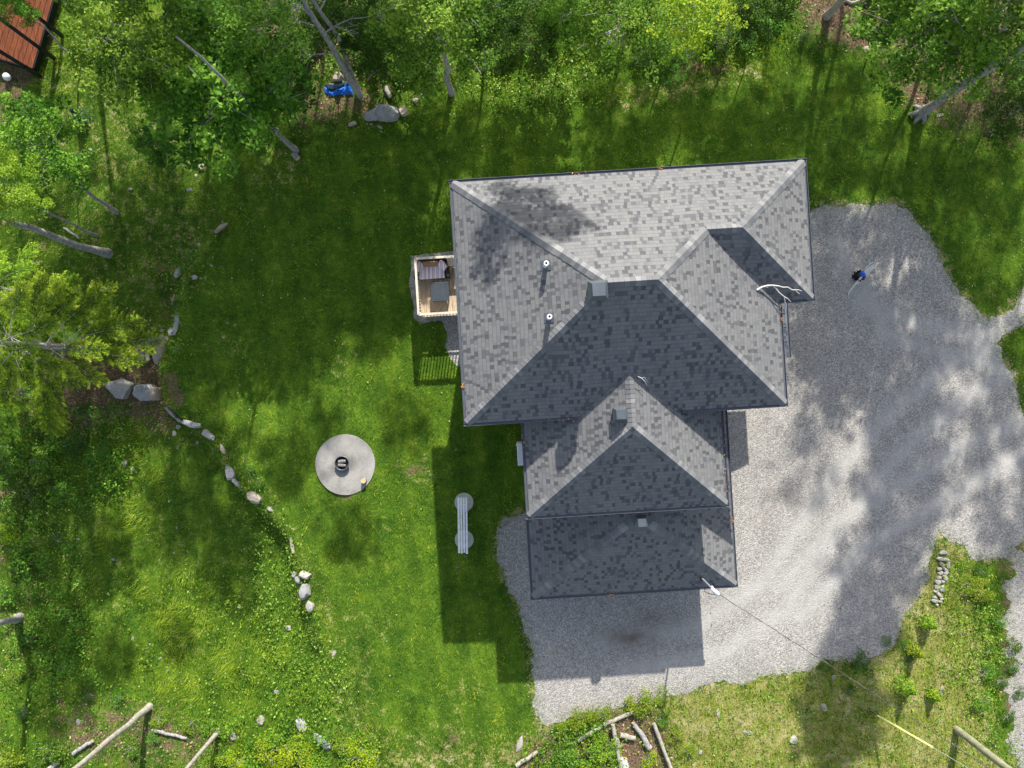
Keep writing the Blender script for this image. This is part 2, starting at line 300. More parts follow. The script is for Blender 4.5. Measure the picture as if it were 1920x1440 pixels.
def m_ground():
    t = NT('ground'); p = t.geo()
    nb = t.noise(p, .9, 6, .62, .5); nm = t.noise(p, 2.6, 6, .7, .4); nf = t.noise(p, 13, 5, .75); nv = t.noise(p, 45, 3, .7)
    mp = t.n('Mapping'); t.put(mp.inputs[0], p); mp.inputs['Scale'].default_value = (30, 6, 10); fib = t.noise(mp.outputs[0], 1.6, 4, .7, .8)
    k = t.math('ADD', t.math('ADD', t.math('MULTIPLY', nb, .28), t.math('MULTIPLY', nm, .27)), t.math('ADD', t.math('MULTIPLY', nf, .27), t.math('MULTIPLY', nv, .18)))
    lawn = t.ramp(k, [(.38, (.014, .044, .004)), (.46, (.048, .115, .008)), (.54, (.105, .185, .012)), (.61, (.22, .28, .03))])
    sp = t.n('SeparateXYZ', p); sw = t.math('ADD', t.math('MULTIPLY', sp.outputs[0], 4.6), t.math('ADD', t.math('MULTIPLY', sp.outputs[1], .9), t.math('MULTIPLY', nb, 3))); lawn = t.mix(t.math('MULTIPLY', t.math('GREATER_THAN', t.math('SINE', sw), .35), .28), lawn, (.02, .06, .005))
    dryl = t.ramp(k, [(.36, (.07, .11, .012)), (.46, (.17, .20, .025)), (.53, (.30, .28, .09)), (.60, (.50, .43, .28))])
    lit = t.ramp(t.math('ADD', t.math('MULTIPLY', nf, .55), t.math('MULTIPLY', nv, .45)), [(.34, (.035, .022, .013)), (.47, (.11, .07, .043)), (.56, (.22, .145, .10)), (.66, (.42, .32, .24))])
    soil = t.ramp(nf, [(.35, (.09, .065, .035)), (.65, (.24, .17, .10))])
    def thr(a, w=.12):                      # a painted zone whose edge follows the noise
        e = t.math('ADD', t.attr(a), t.math('MULTIPLY', t.math('SUBTRACT', t.math('ADD', t.math('MULTIPLY', nm, .6), t.math('MULTIPLY', nf, .4)), .5), 3.4)); mr = t.n('MapRange', e, .5 - w, .5 + w); mr.clamp = True; return mr.outputs[0]
    c = t.mix(thr('dry'), lawn, dryl); c = t.mix(thr('litter'), c, lit); c = t.mix(thr('soil'), c, soil)
    return t.fin(c, .95, t.math('ADD', t.math('MULTIPLY', nf, .5), t.math('MULTIPLY', nv, .5)), .9, .05, spec=.15)
M['ground'] = m_ground()

# ------------------------------------------------------------------ fast numpy meshes
def npmesh(name, V, F, m, rnd=None, smooth_=False):
    me = bpy.data.meshes.new(name); n = F.shape[1]
    me.vertices.add(len(V)); me.vertices.foreach_set('co', np.ascontiguousarray(V, np.float32).ravel())
    me.loops.add(F.size); me.loops.foreach_set('vertex_index', np.ascontiguousarray(F, np.int32).ravel())
    me.polygons.add(len(F)); me.polygons.foreach_set('loop_start', np.arange(0, F.size, n, dtype=np.int32)); me.polygons.foreach_set('loop_total', np.full(len(F), n, np.int32))
    me.materials.append(m)
    if rnd is not None:
        a = me.attributes.new('rnd', 'FLOAT', 'FACE'); a.data.foreach_set('value', np.ascontiguousarray(rnd, np.float32))
    me.update(calc_edges=True)
    if smooth_: me.polygons.foreach_set('use_smooth', np.ones(len(F), bool))
    return me
def obj(name, me, parent=None, loc=None):
    o = bpy.data.objects.new(name, me); C.objects.link(o)
    if parent: o.parent = parent
    if loc is not None: o.location = loc
    return o
def nrm(a): return a / np.maximum(np.linalg.norm(a, axis=1, keepdims=True), 1e-6)
def leaf_arrays(Cn, D, N, L, W, fold=.18):
    D = nrm(D); S = nrm(np.cross(N, D)); U = np.cross(D, S); L = L[:, None]; W = W[:, None]
    V = np.stack([Cn - D * L * .5, Cn + S * W * .5 - U * W * fold + D * L * .02, Cn + D * L * .5 - U * L * .12, Cn - S * W * .5 - U * W * fold + D * L * .02], 1).reshape(-1, 3)
    F = np.arange(len(V)).reshape(-1, 4); return V, F
def leafset(rg, pts, n_tot, size, tilt=.6, up=None):
    n = len(pts); a = rg.uniform(0, 2 * np.pi, n); D = np.stack([np.cos(a), np.sin(a), rg.normal(-.15, .3, n)], 1)
    N = np.stack([rg.normal(0, tilt, n), rg.normal(0, tilt, n), np.ones(n)], 1); N = nrm(N)
    L = size * rg.uniform(.5, 1.45, n); return leaf_arrays(pts, D, N, L, L * rg.uniform(.5, .72, n))
def crown(seed, R=3.0, Hh=2.6, nb=26, per=420, size=.155, cl=.42, bottom=-.35, sparse=1.0):
    """leaves in clusters along limbs that fill an uneven ellipsoid round (0,0,0); returns V,F,rnd,limbs"""
    rg = np.random.default_rng(seed); pts = []; rn = []; limbs = []
    for i in range(nb):
        th = i * 2.399 + rg.uniform(-.4, .4); ze = bottom + (1 - bottom) * ((i + .5) / nb) + rg.uniform(-.08, .08); ze = min(ze, .97)
        rr = math.sqrt(max(0, 1 - ze * ze)) if ze > 0 else math.sqrt(1 - ze * ze * .6)
        k = rg.uniform(.72, 1.12); e = np.array([math.cos(th) * rr * R * k, math.sin(th) * rr * R * k, ze * Hh * k])
        s = np.array([0, 0, min(e[2] - .5 * R * rr, Hh * .5)]); s[2] = max(s[2], -Hh * 1.1)
        mid = (s + e) / 2 + rg.normal(0, .12 * R, 3); limbs.append(([s, mid * .6 + (s + e) * .2, mid, e], .032))
        nc = int(rg.integers(3, 6))
        for c in range(nc):
            t = .38 + .62 * (c + rg.random()) / nc; q = (1 - t) ** 2 * s + 2 * t * (1 - t) * mid + t * t * e + rg.normal(0, .12 * R, 3) * [1, 1, .6]
            m = int(per / nc * rg.uniform(.6, 1.4) * sparse); a = rg.uniform(0, 2 * np.pi, m); r = cl * np.sqrt(rg.random(m)) * rg.uniform(.8, 1.5)
            p = np.stack([q[0] + np.cos(a) * r, q[1] + np.sin(a) * r, q[2] + rg.normal(0, .10, m) - .25 * r * r / cl], 1)
            pts.append(p); rn.append(np.clip(rg.normal(rg.uniform(.25, .75), .17, m) + .12 * (q[2] / Hh), 0, 1))
    pts = np.concatenate(pts); rn = np.concatenate(rn); V, F = leafset(rg, pts, None, size, .55); return V, F, rn, limbs
CR = {}
def crown_mesh(kind, seed, mat, **k):
    key = (kind, seed, mat)
    if key not in CR:
        V, F, r, l = crown(seed, **k); CR[key] = (npmesh('crown', V, F, M[mat], r), l)
    return CR[key]
def tree(name, label, base, cc, Rs, mat, kind='broad', seed=0, tr=.13, trunk_top=None, bark='bark', group=None, bare=0, **k):
    """base: world point, cc: world centre of the crown, Rs: crown radius in metres"""
    base = Vector(base); cc = Vector(cc); t = thing(name, label, 'tree', base, group)
    par = dict(R=3.0, Hh=2.4, nb=26, per=430); par.update(k)
    me, limbs = crown_mesh(kind, seed, mat, **par); s = Rs / par['R']; rz = random.Random(seed * 7 + int(base.x * 10)).uniform(0, 6.28) if k.get('rz') is None else k['rz']
    c = obj('crown', me, t, cc - base); c.scale = (s, s, s); c.rotation_euler = (0, 0, rz)
    mb = MB(); rz_m = Matrix.Rotation(rz, 3, 'Z'); top = trunk_top or (cc + Vector((0, 0, Rs * .55)))
    n = 9; pts = []; rn = random.Random(seed + 5)
    for i in range(n):
        q = i / (n - 1); p = base.lerp(Vector(top), q) + Vector((rn.uniform(-.1, .1), rn.uniform(-.1, .1), 0)) * (1 if 0 < i else 0); pts.append(p)
    pts[0] = pts[0] - Vector((0, 0, .25))
    rad = [tr * (1.35 if i == 0 else 1) * (1 - .72 * i / (n - 1)) for i in range(n)]; mb.tube(pts, rad, 9, True, .12, seed)
    for lp, r in limbs:
        L = [cc + rz_m @ Vector(p) * s for p in lp]; mb.tube(L, [r * s * (1, .75, .5, .18)[i] * min(1, tr / .1) for i in range(4)], 5, False)
    mb.build('trunk', M[bark], t, recalc=False); return t

# ------------------------------------------------------------------ zones (photo pixels)
LAWN = [(455, 300), (560, 265), (640, 245), (800, 225), (900, 205), (1030, 190), (1150, 182), (1260, 150), (1400, 120), (1560, 95), (1640, 110), (1690, 200), (1760, 262), (1850, 275), (1990, 300), (1990, 760), (1500, 800), (985, 960), (935, 985), (935, 1090), (975, 1180), (1000, 1280), (1000, 1360), (900, 1400), (760, 1400), (680, 1340), (660, 1240), (600, 1140), (560, 1060), (545, 1000), (465, 915), (400, 820), (318, 750), (312, 690), (335, 600), (375, 500), (440, 420)]
DRY = [([(1230, 1290), (1400, 1270), (1540, 1240), (1620, 1250), (1700, 1130), (1745, 1010), (1800, 1010), (1840, 1200), (1860, 1400), (1990, 1500), (1230, 1500)], .86), ([(0, 150), (120, 60), (200, 80), (400, 330), (420, 500), (300, 640), (0, 500)], .30), ([(60, 900), (240, 800), (480, 1000), (560, 1250), (330, 1330), (100, 1200)], .14),
       ([(320, 820), (520, 950), (560, 1080), (640, 1250), (600, 1440), (720, 1440), (700, 1250), (620, 1100), (540, 960), (420, 820)], .38), ([(1150, 190), (1260, 140), (1420, 120), (1420, 150), (1280, 175), (1180, 200)], .7), ([(660, 1380), (1000, 1380), (1000, 1460), (640, 1460)], .5), ([(1830, 540), (1990, 400), (1990, 470), (1850, 600), (1790, 540), (1740, 440)], .3)]
LIT = [([(540, 170), (640, 150), (740, 170), (700, 225), (560, 240)], .62), ([(1450, -20), (1640, -20), (1640, 90), (1720, 120), (1780, 230), (1720, 220), (1650, 130), (1520, 60)], .78), ([(1560, -60), (2000, -60), (2000, 290), (1800, 250), (1700, 150)], .60), ([(250, 440), (350, 440), (350, 600), (290, 650), (230, 640)], .30), ([(40, 640), (310, 630), (330, 800), (290, 820), (200, 790), (100, 830), (0, 800)], .7), ([(-200, 830), (60, 860), (60, 1300), (-200, 1300)], .3), ([(60, 1330), (250, 1330), (400, 1390), (400, 1460), (60, 1460)], .50), ([(1130, 1345), (1200, 1325), (1235, 1340), (1275, 1460), (1130, 1460)], .95), ([(420, -40), (1250, -40), (1250, 60), (900, 120), (780, 170), (540, 160), (440, 120)], .5), ([(-300, -500), (2200, -500), (2200, -20), (-300, -20)], .6), ([(-600, -300), (-30, -300), (-30, 1700), (-600, 1700)], .5), ([(960, 1385), (1130, 1355), (1130, 1460), (960, 1460)], .6), ([(1600, 60), (1640, 80), (1670, 150), (1610, 110)], .8)]
SOIL = [([(305, 700), (330, 700), (350, 745), (345, 760), (315, 755)], .95), ([(620, 915), (605, 900), (640, 925), (670, 930), (640, 940)], .8), ([(870, 975), (900, 975), (900, 985), (870, 985)], .5), ([(1870, 990), (1920, 960), (1920, 1440), (1870, 1300)], .5), ([(838, 1375), (860, 1375), (860, 1395), (838, 1395)], .7), ([(740, 875), (800, 865), (800, 885), (760, 900)], .55), ([(-60, 100), (80, 60), (100, 20), (110, 60), (60, 140), (10, 220), (-60, 250)], .8), ([(1275, 115), (1320, 112), (1320, 140), (1275, 140)], .8), ([(1330, 118), (1370, 118), (1370, 140), (1330, 140)], .7)]
DRIVE = [(1500, 402), (1530, 388), (1565, 383), (1605, 386), (1640, 382), (1675, 379), (1700, 390), (1715, 412), (1735, 432), (1755, 460), (1775, 500), (1790, 530), (1812, 560), (1838, 592), (1855, 594), (1880, 585), (1905, 560), (1940, 530), (2050, 450), (2100, 500), (1960, 590), (1915, 605), (1880, 630), (1868, 645), (1885, 680), (1900, 705), (1905, 745), (1930, 800), (2100, 900), (2100, 1010), (1930, 1010), (1885, 1045), (1830, 1050), (1790, 1015), (1762, 1000), (1745, 1030), (1735, 1090), (1712, 1130), (1695, 1175), (1680, 1205), (1650, 1235), (1600, 1240), (1545, 1238), (1520, 1255), (1470, 1262), (1400, 1275), (1340, 1285), (1300, 1296), (1250, 1305), (1200, 1318), (1150, 1330), (1100, 1335), (1060, 1345), (1020, 1372), (1008, 1350), (1003, 1310), (994, 1270), (1000, 1230), (985, 1190), (972, 1140), (952, 1100), (935, 1050), (932, 1000), (945, 975), (985, 955), (1100, 900), (1300, 700), (1420, 500)]
SIDEG = [(1885, 1040), (1905, 1010), (2100, 1000), (2100, 1440), (1900, 1440), (1880, 1380), (1890, 1300), (1860, 1200), (1880, 1120)]
SIDEG = [(1900, 1040), (2100, 1000), (2100, 1460), (1915, 1460), (1885, 1330), (1898, 1250), (1885, 1150)]
DECKG = [(768, 478), (860, 470), (900, 560), (900, 690), (858, 688), (845, 676), (836, 650), (838, 622), (826, 604), (790, 606), (776, 598), (770, 540)]
def blobs(px, py, lst, soft=28):
    r = np.zeros(px.shape)
    for poly, wgt in lst: r = np.maximum(r, wgt * smooth(soft, -soft, sdp(px, py, poly)))
    return r
def grid_axis(lo, hi, st, far):
    a = np.arange(lo, hi + st / 2, st); e = []; d = st; x = hi
    while x < far: d *= 1.35; x += d; e.append(x)
    e = np.array(e); return np.concatenate([(lo - (e - hi))[::-1], a, e])
gx = grid_axis(-23, 23, .14, 600); gy = grid_axis(-17.5, 17.5, .14, 600)
X, Y = np.meshgrid(gx, gy); xf, yf = X.ravel(), Y.ravel(); px_, py_ = xf / PX + 960, 720 - yf / PX
near = (np.abs(xf) < 60) & (np.abs(yf) < 60)
Z = np.zeros(len(xf)); Z[near] = terr(xf[near], yf[near]); Z[~near] = terr(np.clip(xf[~near], -60, 60), np.clip(yf[~near], -60, 60))
nx = len(gx); idx = np.arange(len(xf)).reshape(len(gy), nx); F = np.stack([idx[:-1, :-1], idx[:-1, 1:], idx[1:, 1:], idx[1:, :-1]], -1).reshape(-1, 4)
gm = npmesh('ground', np.stack([xf, yf, Z], 1), F, M['ground'], None, True)
lawn_sd = sdp(px_, py_, LAWN)
dry = np.clip(blobs(px_, py_, DRY, 60), 0, 1); lit = np.clip(np.maximum(blobs(px_, py_, LIT, 55), np.where(near, 0, .6)), 0, 1); lit = lit * smooth(-25, 25, lawn_sd); dry = np.where(lawn_sd < -40, dry * .6, dry); dry = np.maximum(dry, .50 * smooth(20, 2, sdp(px_, py_, DRIVE)))
for ex, ey, er, ew in ((790, 880, 40, .42), (850, 1390, 60, .42), (730, 990, 30, .3), (640, 690, 40, .32), (1500, 390, 40, .35), (1040, 170, 60, .3), (520, 330, 70, .34), (430, 640, 50, .3), (700, 1180, 50, .3), (880, 1300, 50, .3)): dry = np.maximum(dry, ew * np.exp(-((px_ - ex) ** 2 + (py_ - ey) ** 2) / er ** 2))
for nm, arr in (('dry', dry), ('litter', lit), ('soil', blobs(px_, py_, SOIL, 12))):
    a = gm.attributes.new(nm, 'FLOAT', 'POINT'); a.data.foreach_set('value', arr.astype(np.float32))
setp(obj('ground', gm), kind='structure')

def jag(poly, step=.10, amp=.13, seed=1):     # world outline of a pixel polygon with a ragged edge
    W = [P(*p) for p in poly]; out = []
    for i in range(len(W)):
        a, b = W[i], W[(i + 1) % len(W)]; n = max(1, int((b - a).length / step))
        for k in range(n): out.append(a.lerp(b, k / n))
    res = []
    for i, p in enumerate(out):
        q = noise.noise(Vector((p.x * 1.1, p.y * 1.1, seed))) * amp * 2.2 + noise.noise(Vector((p.x * 5, p.y * 5, seed + 3))) * amp + noise.noise(Vector((p.x * 13, p.y * 13, seed + 7))) * amp * .6
        t = (out[(i + 1) % len(out)] - out[i - 1]).normalized(); res.append(p + Vector((t.y, -t.x, 0)) * q)
    return res
def gravel(name, poly, z, seed, amp=.13, stain=()):
    o = jag(poly, .1, amp, seed); xs = [p.x for p in o]; ys = [p.y for p in o]
    rg = np.random.default_rng(seed); x0, x1, y0, y1 = min(xs), max(xs), min(ys), max(ys)
    # boundary outline plus inner grid points triangulated together
    from mathutils.geometry import delaunay_2d_cdt
    n = len(o); st = .22; gxx, gyy = np.meshgrid(np.arange(x0, x1, st), np.arange(y0, y1, st)); gxx = gxx.ravel() + rg.uniform(-.1, .1, gxx.size); gyy = gyy.ravel() + rg.uniform(-.1, .1, gyy.size)
    sd = sdp(gxx, gyy, [(p.x, p.y) for p in o]); kp = sd < -.2
    pts = [Vector((p.x, p.y)) for p in o] + [Vector((a, b)) for a, b in zip(gxx[kp], gyy[kp])]
    vs, es, fs, *_ = delaunay_2d_cdt(pts, [], [list(range(n))], 1, 1e-5)
    me = bpy.data.meshes.new(name); vv = np.array([(v.x, v.y) for v in vs]); zz = terr(vv[:, 0], vv[:, 1]) + z
    me.from_pydata([(a, b, c) for (a, b), c in zip(vv, zz)], [], [tuple(f) for f in fs]); me.materials.append(M['gravel']); me.update()
    pxx, pyy = vv[:, 0] / PX + 960, 720 - vv[:, 1] / PX; s = np.zeros(len(vv))
    for cx, cy, rx, ry, wgt in stain: s = np.maximum(s, wgt * np.exp(-(((pxx - cx) / rx) ** 2 + ((pyy - cy) / ry) ** 2)))
    a = me.attributes.new('stain', 'FLOAT', 'POINT'); a.data.foreach_set('value', s.astype(np.float32))
    tr_ = np.zeros(len(vv))
    for cv in ([(1960, 640), (1820, 700), (1700, 790), (1600, 900), (1520, 1010), (1450, 1120), (1330, 1200), (1150, 1230)], [(1980, 800), (1850, 850), (1720, 930), (1600, 1000), (1480, 1130)], [(1900, 660), (1760, 640), (1640, 600), (1590, 480)]):
        for o_ in (-34, 34): tr_ = np.maximum(tr_, np.exp(-(np.abs(sdp(pxx, pyy, [(a + o_ * .6, b + o_ * .8) for a, b in cv] + [(a + o_ * .6, b + o_ * .8) for a, b in cv[-2:0:-1]])) / 15) ** 2))
    a = me.attributes.new('track', 'FLOAT', 'POINT'); a.data.foreach_set('value', tr_.astype(np.float32))
    e = sdp(pxx, pyy, poly); a = me.attributes.new('green', 'FLOAT', 'POINT'); a.data.foreach_set('value', (smooth(-22, 0, e) * .8).astype(np.float32))
    ob = obj(name, me)
    import bmesh
    bm = bmesh.new(); bm.from_mesh(me); bmesh.ops.recalc_face_normals(bm, faces=bm.faces)
    if sum(f.normal.z for f in bm.faces) < 0: bmesh.ops.reverse_faces(bm, faces=bm.faces)
    bm.to_mesh(me); bm.free()
    return setp(ob, kind='structure')
gravel('gravel_driveway', DRIVE, .012, 3, .12, [(1180, 1195, 55, 20, .9), (1230, 1165, 50, 20, .5), (1480, 930, 40, 18, .35), (1710, 1115, 50, 30, .3)])
gravel('gravel_lane', SIDEG, .010, 5, .3, [(1880, 1060, 50, 20, .6)])
gravel('gravel_strip', DECKG, .012, 9, .05)

# ------------------------------------------------------------------ the house
HG = 'roof vents along the ridges of the house'
house = thing('house', 'large house with grey shingled hip roofs stepping down in three levels', 'house', HV(168, 30, 0))
def plane(u0, v0, h0, su, sv): return lambda u, v: h0 + su * (u - u0) * PX + sv * (v - v0) * PX
EH = 6.4; SN = .722; SE_ = .635
mN = lambda u, v: EH + (v + 302) * PX * SN; mS = lambda u, v: EH + (54 - v) * PX * SN; mW = lambda u, v: EH + (u + 70) * PX * SE_; mE = lambda u, v: EH + (400.5 - u) * PX * SE_
def walls(name, u0, v0, u1, v1, z0, z1, m, parent):
    mb = MB(); c = HV((u0 + u1) / 2, (v0 + v1) / 2, (z0 + z1) / 2); mb.box(c, ((u1 - u0) * PX, (v1 - v0) * PX, z1 - z0), UX); return mb.build(name, m, parent)
IN = 20                                         # eaves overhang the walls by 20 ground pixels, 0.44 m
walls('wall', -70 + IN, -302 + IN, 400.5 - IN, 54 - IN, -1.3, EH - .02, M['siding'], house)
walls('wall', 400.5 - IN + .2, -302 + IN + 2, 449.7 - IN, -98.4 - IN, -.2, EH - .03, M['siding'], house)
walls('wall', 14 + IN, 54 - IN + .2, 319 - IN, 206 - IN, -.2, 5.28, M['siding'], house)
walls('wall', 14 + IN + 2, 206 - IN + .2, 359 - IN, 365 - IN, -.2, 2.73, M['siding'], house)
walls('wall', 319 - IN + .2, 60, 359 - IN - 2, 206 - IN, -.2, 2.72, M['siding'], house)
def window(pts_u, pts_v, z0, z1, parent, name='window'):           # framed window lying 3 cm proud of a wall
    a = HV(pts_u[0], pts_v[0], 0); b = HV(pts_u[1], pts_v[1], 0); d = (b - a).normalized(); n = Vector((d.y, -d.x, 0)); mb = MB(); W = (b - a).length
    for q in ((a, z0, z1, 1), (b, z0, z1, 1)): mb.box(q[0] + Vector((0, 0, (z0 + z1) / 2)) + n * .02, (.07, .06, z1 - z0 + .07), d)
    for z in (z0, z1): mb.box((a + b) / 2 + Vector((0, 0, z)) + n * .025, (W + .07, .065, .07), d)
    f = mb.build(name, M['white'], parent); g = MB(); g.box((a + b) / 2 + Vector((0, 0, (z0 + z1) / 2)) + n * .012, (W - .08, .02, z1 - z0 - .08), d); gg = g.build('pane', M['black'], f); return f
for (v0, v1) in ((-250, -205), (-60, -15)): window((-70 + IN, -70 + IN), (v1, v0), 3.9, 5.1, house)
for (u0, u1) in ((20, 70), (180, 240), (320, 370)): window((u1, u0), (-302 + IN,) * 2, 3.9, 5.1, house)
window((449.7 - IN,) * 2, (-230, -180), 3.9, 5.1, house)
def roof(name, faces, eaves, m, th=.16, soffit=None):
    """faces: lists of (u,v,h); eaves: (i0,i1) corner pairs used for the fascia"""
    vs, fs, uvs = [], [], []
    for fc in faces:
        w3 = [HV(*p) for p in fc]; n = sum(((w3[i] - w3[0]).cross(w3[i + 1] - w3[0]) for i in range(1, len(w3) - 1)), Vector())
        if n.z < 0: w3 = w3[::-1]; n = -n
        n.normalize(); dn = Vector((n.x, n.y, 0)).normalized(); slope = (dn - n * dn.dot(n)).normalized(); hz = slope.cross(n)
        b = len(vs); vs += w3; fs.append(tuple(range(b, b + len(w3)))); uvs += [(p.dot(hz), -p.dot(slope)) for p in w3]
    o0 = origin(house); me = bpy.data.meshes.new(name); me.from_pydata([tuple(p - o0) for p in vs], [], fs); me.materials.append(m)
    uv = me.uv_layers.new(name='UVMap')
    for pl in me.polygons:
        for li in pl.loop_indices: uv.data[li].uv = uvs[me.loops[li].vertex_index]
    me.update(); r = bpy.data.objects.new(name, me); C.objects.link(r); r.parent = house
    for sp in (soffit or []):
        mb = MB(); w3 = [HV(*p) for p in sp]; mb.prism([(p.x, p.y) for p in w3], sp[0][2] - .13, sp[0][2] - .10); mb.build('soffit', M['soffit'], r)
    return r
A = dict(NW=(-70, -302, EH), NE=(449.7, -302, EH), WSE=(449.7, -98.4, EH), IN_=(400.5, -98.4, EH), SE=(400.5, 54, EH), SW=(-70, 54, EH))
RZ = mN(0, -124); ru = (RZ - EH) / SE_ / PX; A['RW'] = (-70 + ru, -124, RZ); A['RE'] = (400.5 - ru, -124, RZ)
WZ = mN(0, -195); wu = (WZ - EH) / SE_ / PX; A['WW'] = (400.5 - wu, -195, WZ); A['WE'] = (449.7 - wu, -195, WZ); SWG = (WZ - EH) / ((195 - 98.4) * PX)
r1 = roof('roof', [[A[k] for k in s.split()] for s in ('NW NE WE WW RE RW', 'NE WSE WE', 'WSE IN_ WW WE', 'IN_ SE RE WW', 'SE SW RW RE', 'SW NW RW')], None, M['shingle'], soffit=[[A['NW'], A['NE'], A['WSE'], A['IN_'], A['SE'], A['SW']]])
B = dict(NW=(14, 30, 5.3), SW=(14, 206, 5.3), AP=(166.5, 70.8, 7.35), RN=(166.5, -16, 7.35), SE=(319, 206, 5.3), NE=(319, 30, 5.3))
r2 = roof('roof', [[B[k] for k in s.split()] for s in ('NW SW AP RN', 'SW SE AP', 'NE SE AP RN')], None, M['shingle'], soffit=[[(14, 56, 5.3), (14, 206, 5.3), (319, 206, 5.3), (319, 56, 5.3)]])
L0, L1 = 2.75, 4.85; l2 = L0 + (359 - 298) * (L1 - L0) / (359 - 186.5)
D_ = dict(NE=(359, 56, L0), NEi=(298, 56, l2), SE=(359, 365, L0), SW=(14, 365, L0), AP=(186.5, 219, L1), RN=(186.5, 184, L1), NW=(14, 184, L0), Ei=(298, 184, l2))
r3 = roof('roof', [[D_[k] for k in s.split()] for s in ('NW SW AP RN', 'SW SE AP', 'NE SE AP RN Ei NEi')], None, M['shingle'], soffit=[[(14, 186, L0), (14, 365, L0), (359, 365, L0), (359, 56, L0), (298, 56, L0), (298, 186, L0)]])
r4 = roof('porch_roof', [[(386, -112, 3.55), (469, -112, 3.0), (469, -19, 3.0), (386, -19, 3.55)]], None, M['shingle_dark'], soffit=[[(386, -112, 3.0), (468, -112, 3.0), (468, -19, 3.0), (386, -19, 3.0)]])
def cap(a, b, d1, d2, parent, wd=.17):                              # lapped cap shingles from the low end a to the high end b
    a = HV(*a); b = HV(*b); t = (b - a); Ln = t.length; t.normalize(); n = max(1, int(Ln / .145)); mb = MB(); up = Vector((0, 0, 1)); rn = random.Random(int(Ln * 100))
    for i in range(n):
        q = a + t * (Ln * i / n); e = a + t * (Ln * (i + 1.6) / n); e = b if (e - a).length > Ln else e; w_ = wd * rn.uniform(.94, 1.06); l0 = .032; l1 = .014
        mb.add([q + d1 * w_ + up * (l0 - .008), q + up * (l0 + .012), q + d2 * w_ + up * (l0 - .008), e + d2 * w_ + up * (l1 - .006), e + up * (l1 + .01), e + d1 * w_ + up * (l1 - .006), q + d1 * w_ - up * .01, q + d2 * w_ - up * .01, q], [(0, 1, 4, 5), (1, 2, 3, 4), (6, 8, 1, 0), (8, 7, 2, 1)])
    return mb.build('ridge_cap', M['cap'], parent, recalc=False)
def capline(p, q, f1, f2, parent):
    """f1,f2: height functions of the two planes (metres) so that the cap lies on both"""
    a, b = HV(*p), HV(*q); t = (b - a).normalized(); hz = Vector((-t.y, t.x, 0)).normalized(); ds = []
    for f in (f1, f2):
        best = None
        for sg in (1, -1):
            u0, v0 = (p[0] + q[0]) / 2, (p[1] + q[1]) / 2; d = hz * sg; du, dv = d.dot(UX) * 10, d.dot(VX) * 10
            g = (f(u0 + du, v0 + dv) - f(u0, v0)) / (10 * PX); vec = Vector((d.x, d.y, g)).normalized()
            oth = f2 if f is f1 else f1
            if f(u0 + du, v0 + dv) <= oth(u0 + du, v0 + dv) + 1e-6: best = vec
        ds.append(best)
    cap(p, q, ds[0], ds[1], parent)
wS = lambda u, v: EH + (-98.4 - v) * PX * SWG; wE = lambda u, v: EH + (449.7 - u) * PX * SE_
for p, q, f, g in (('NW', 'RW', mN, mW), ('SW', 'RW', mS, mW), ('SE', 'RE', mS, mE), ('RW', 'RE', mN, mS), ('WW', 'RE', mN, mE), ('WW', 'WE', mN, wS), ('NE', 'WE', mN, wE), ('WSE', 'WE', wS, wE)): capline(A[p], A[q], f, g, r1)
bW = lambda u, v: 5.3 + (u - 14) * 2.05 / 152.5; bE = lambda u, v: 5.3 + (319 - u) * 2.05 / 152.5; bS = lambda u, v: 5.3 + (206 - v) * 2.05 / 135.2
for p, q, f, g in (('SW', 'AP', bS, bW), ('SE', 'AP', bS, bE), ('AP', 'RN', bW, bE)): capline(B[p], B[q], f, g, r2)
cW = lambda u, v: L0 + (u - 14) * 2.1 / 172.5; cE = lambda u, v: L0 + (359 - u) * 2.1 / 172.5; cS = lambda u, v: L0 + (365 - v) * 2.1 / 146
for p, q, f, g in (('SW', 'AP', cS, cW), ('SE', 'AP', cS, cE), ('AP', 'RN', cW, cE)): capline(D_[p], D_[q], f, g, r3)
def gutter(a, b, out, parent, e0=0, e1=0):                          # U channel outside an eave; a,b are (u,v,h), out is the outward direction
    a = HV(*a); b = HV(*b); t = (b - a).normalized(); a = a - t * e0; b = b + t * e1; mb = MB(); z = Vector((0, 0, 1))
    pr = [(.0, -.02), (.0, -.13), (.07, -.13), (.092, -.03), (.092, .0), (.078, .0), (.078, -.02), (.07, -.05), (.012, -.05), (.012, -.02)]; n = len(pr)
    vs = [p + out * x + z * y for p in (a, b) for x, y in pr]; mb.add(vs, [(i, (i + 1) % n, n + (i + 1) % n, n + i) for i in range(n)] + [tuple(range(n))[::-1], tuple(range(n, 2 * n))])
    return mb.build('gutter', M['gutter'], parent)
g_ = .115
gutter(A['NW'], A['NE'], -VX, r1, g_, g_); gutter(A['NE'], A['WSE'], UX, r1, 0, 0); gutter(A['IN_'], A['WSE'], VX, r1, 0, g_); gutter((400.5, -91, EH), A['SE'], UX, r1); gutter((319 - 70, 54, EH), A['SE'], VX, r1, 0, g_); gutter(A['SW'], (93, 54, EH), VX, r1, g_, 0); gutter(A['NW'], A['SW'], -UX, r1)
gutter((14, 60, 5.3), B['SW'], -UX, r2); gutter(B['SW'], B['SE'], VX, r2, g_, g_); gutter((319, 60, 5.3), B['SE'], UX, r2)
gutter((14, 196, L0), D_['SW'], -UX, r3); gutter(D_['SW'], D_['SE'], VX, r3, g_, g_); gutter((359, 60, L0), D_['SE'], UX, r3)
gutter((469, -112, 3), (469, -17, 3), UX, r4)
for v in (-92, -68, -44, -20): MBx = MB(); MBx.bar(HV(404, v, 3.45), HV(468, v, 3.022), .03, .02); MBx.build('seam', M['gutter'], r4)
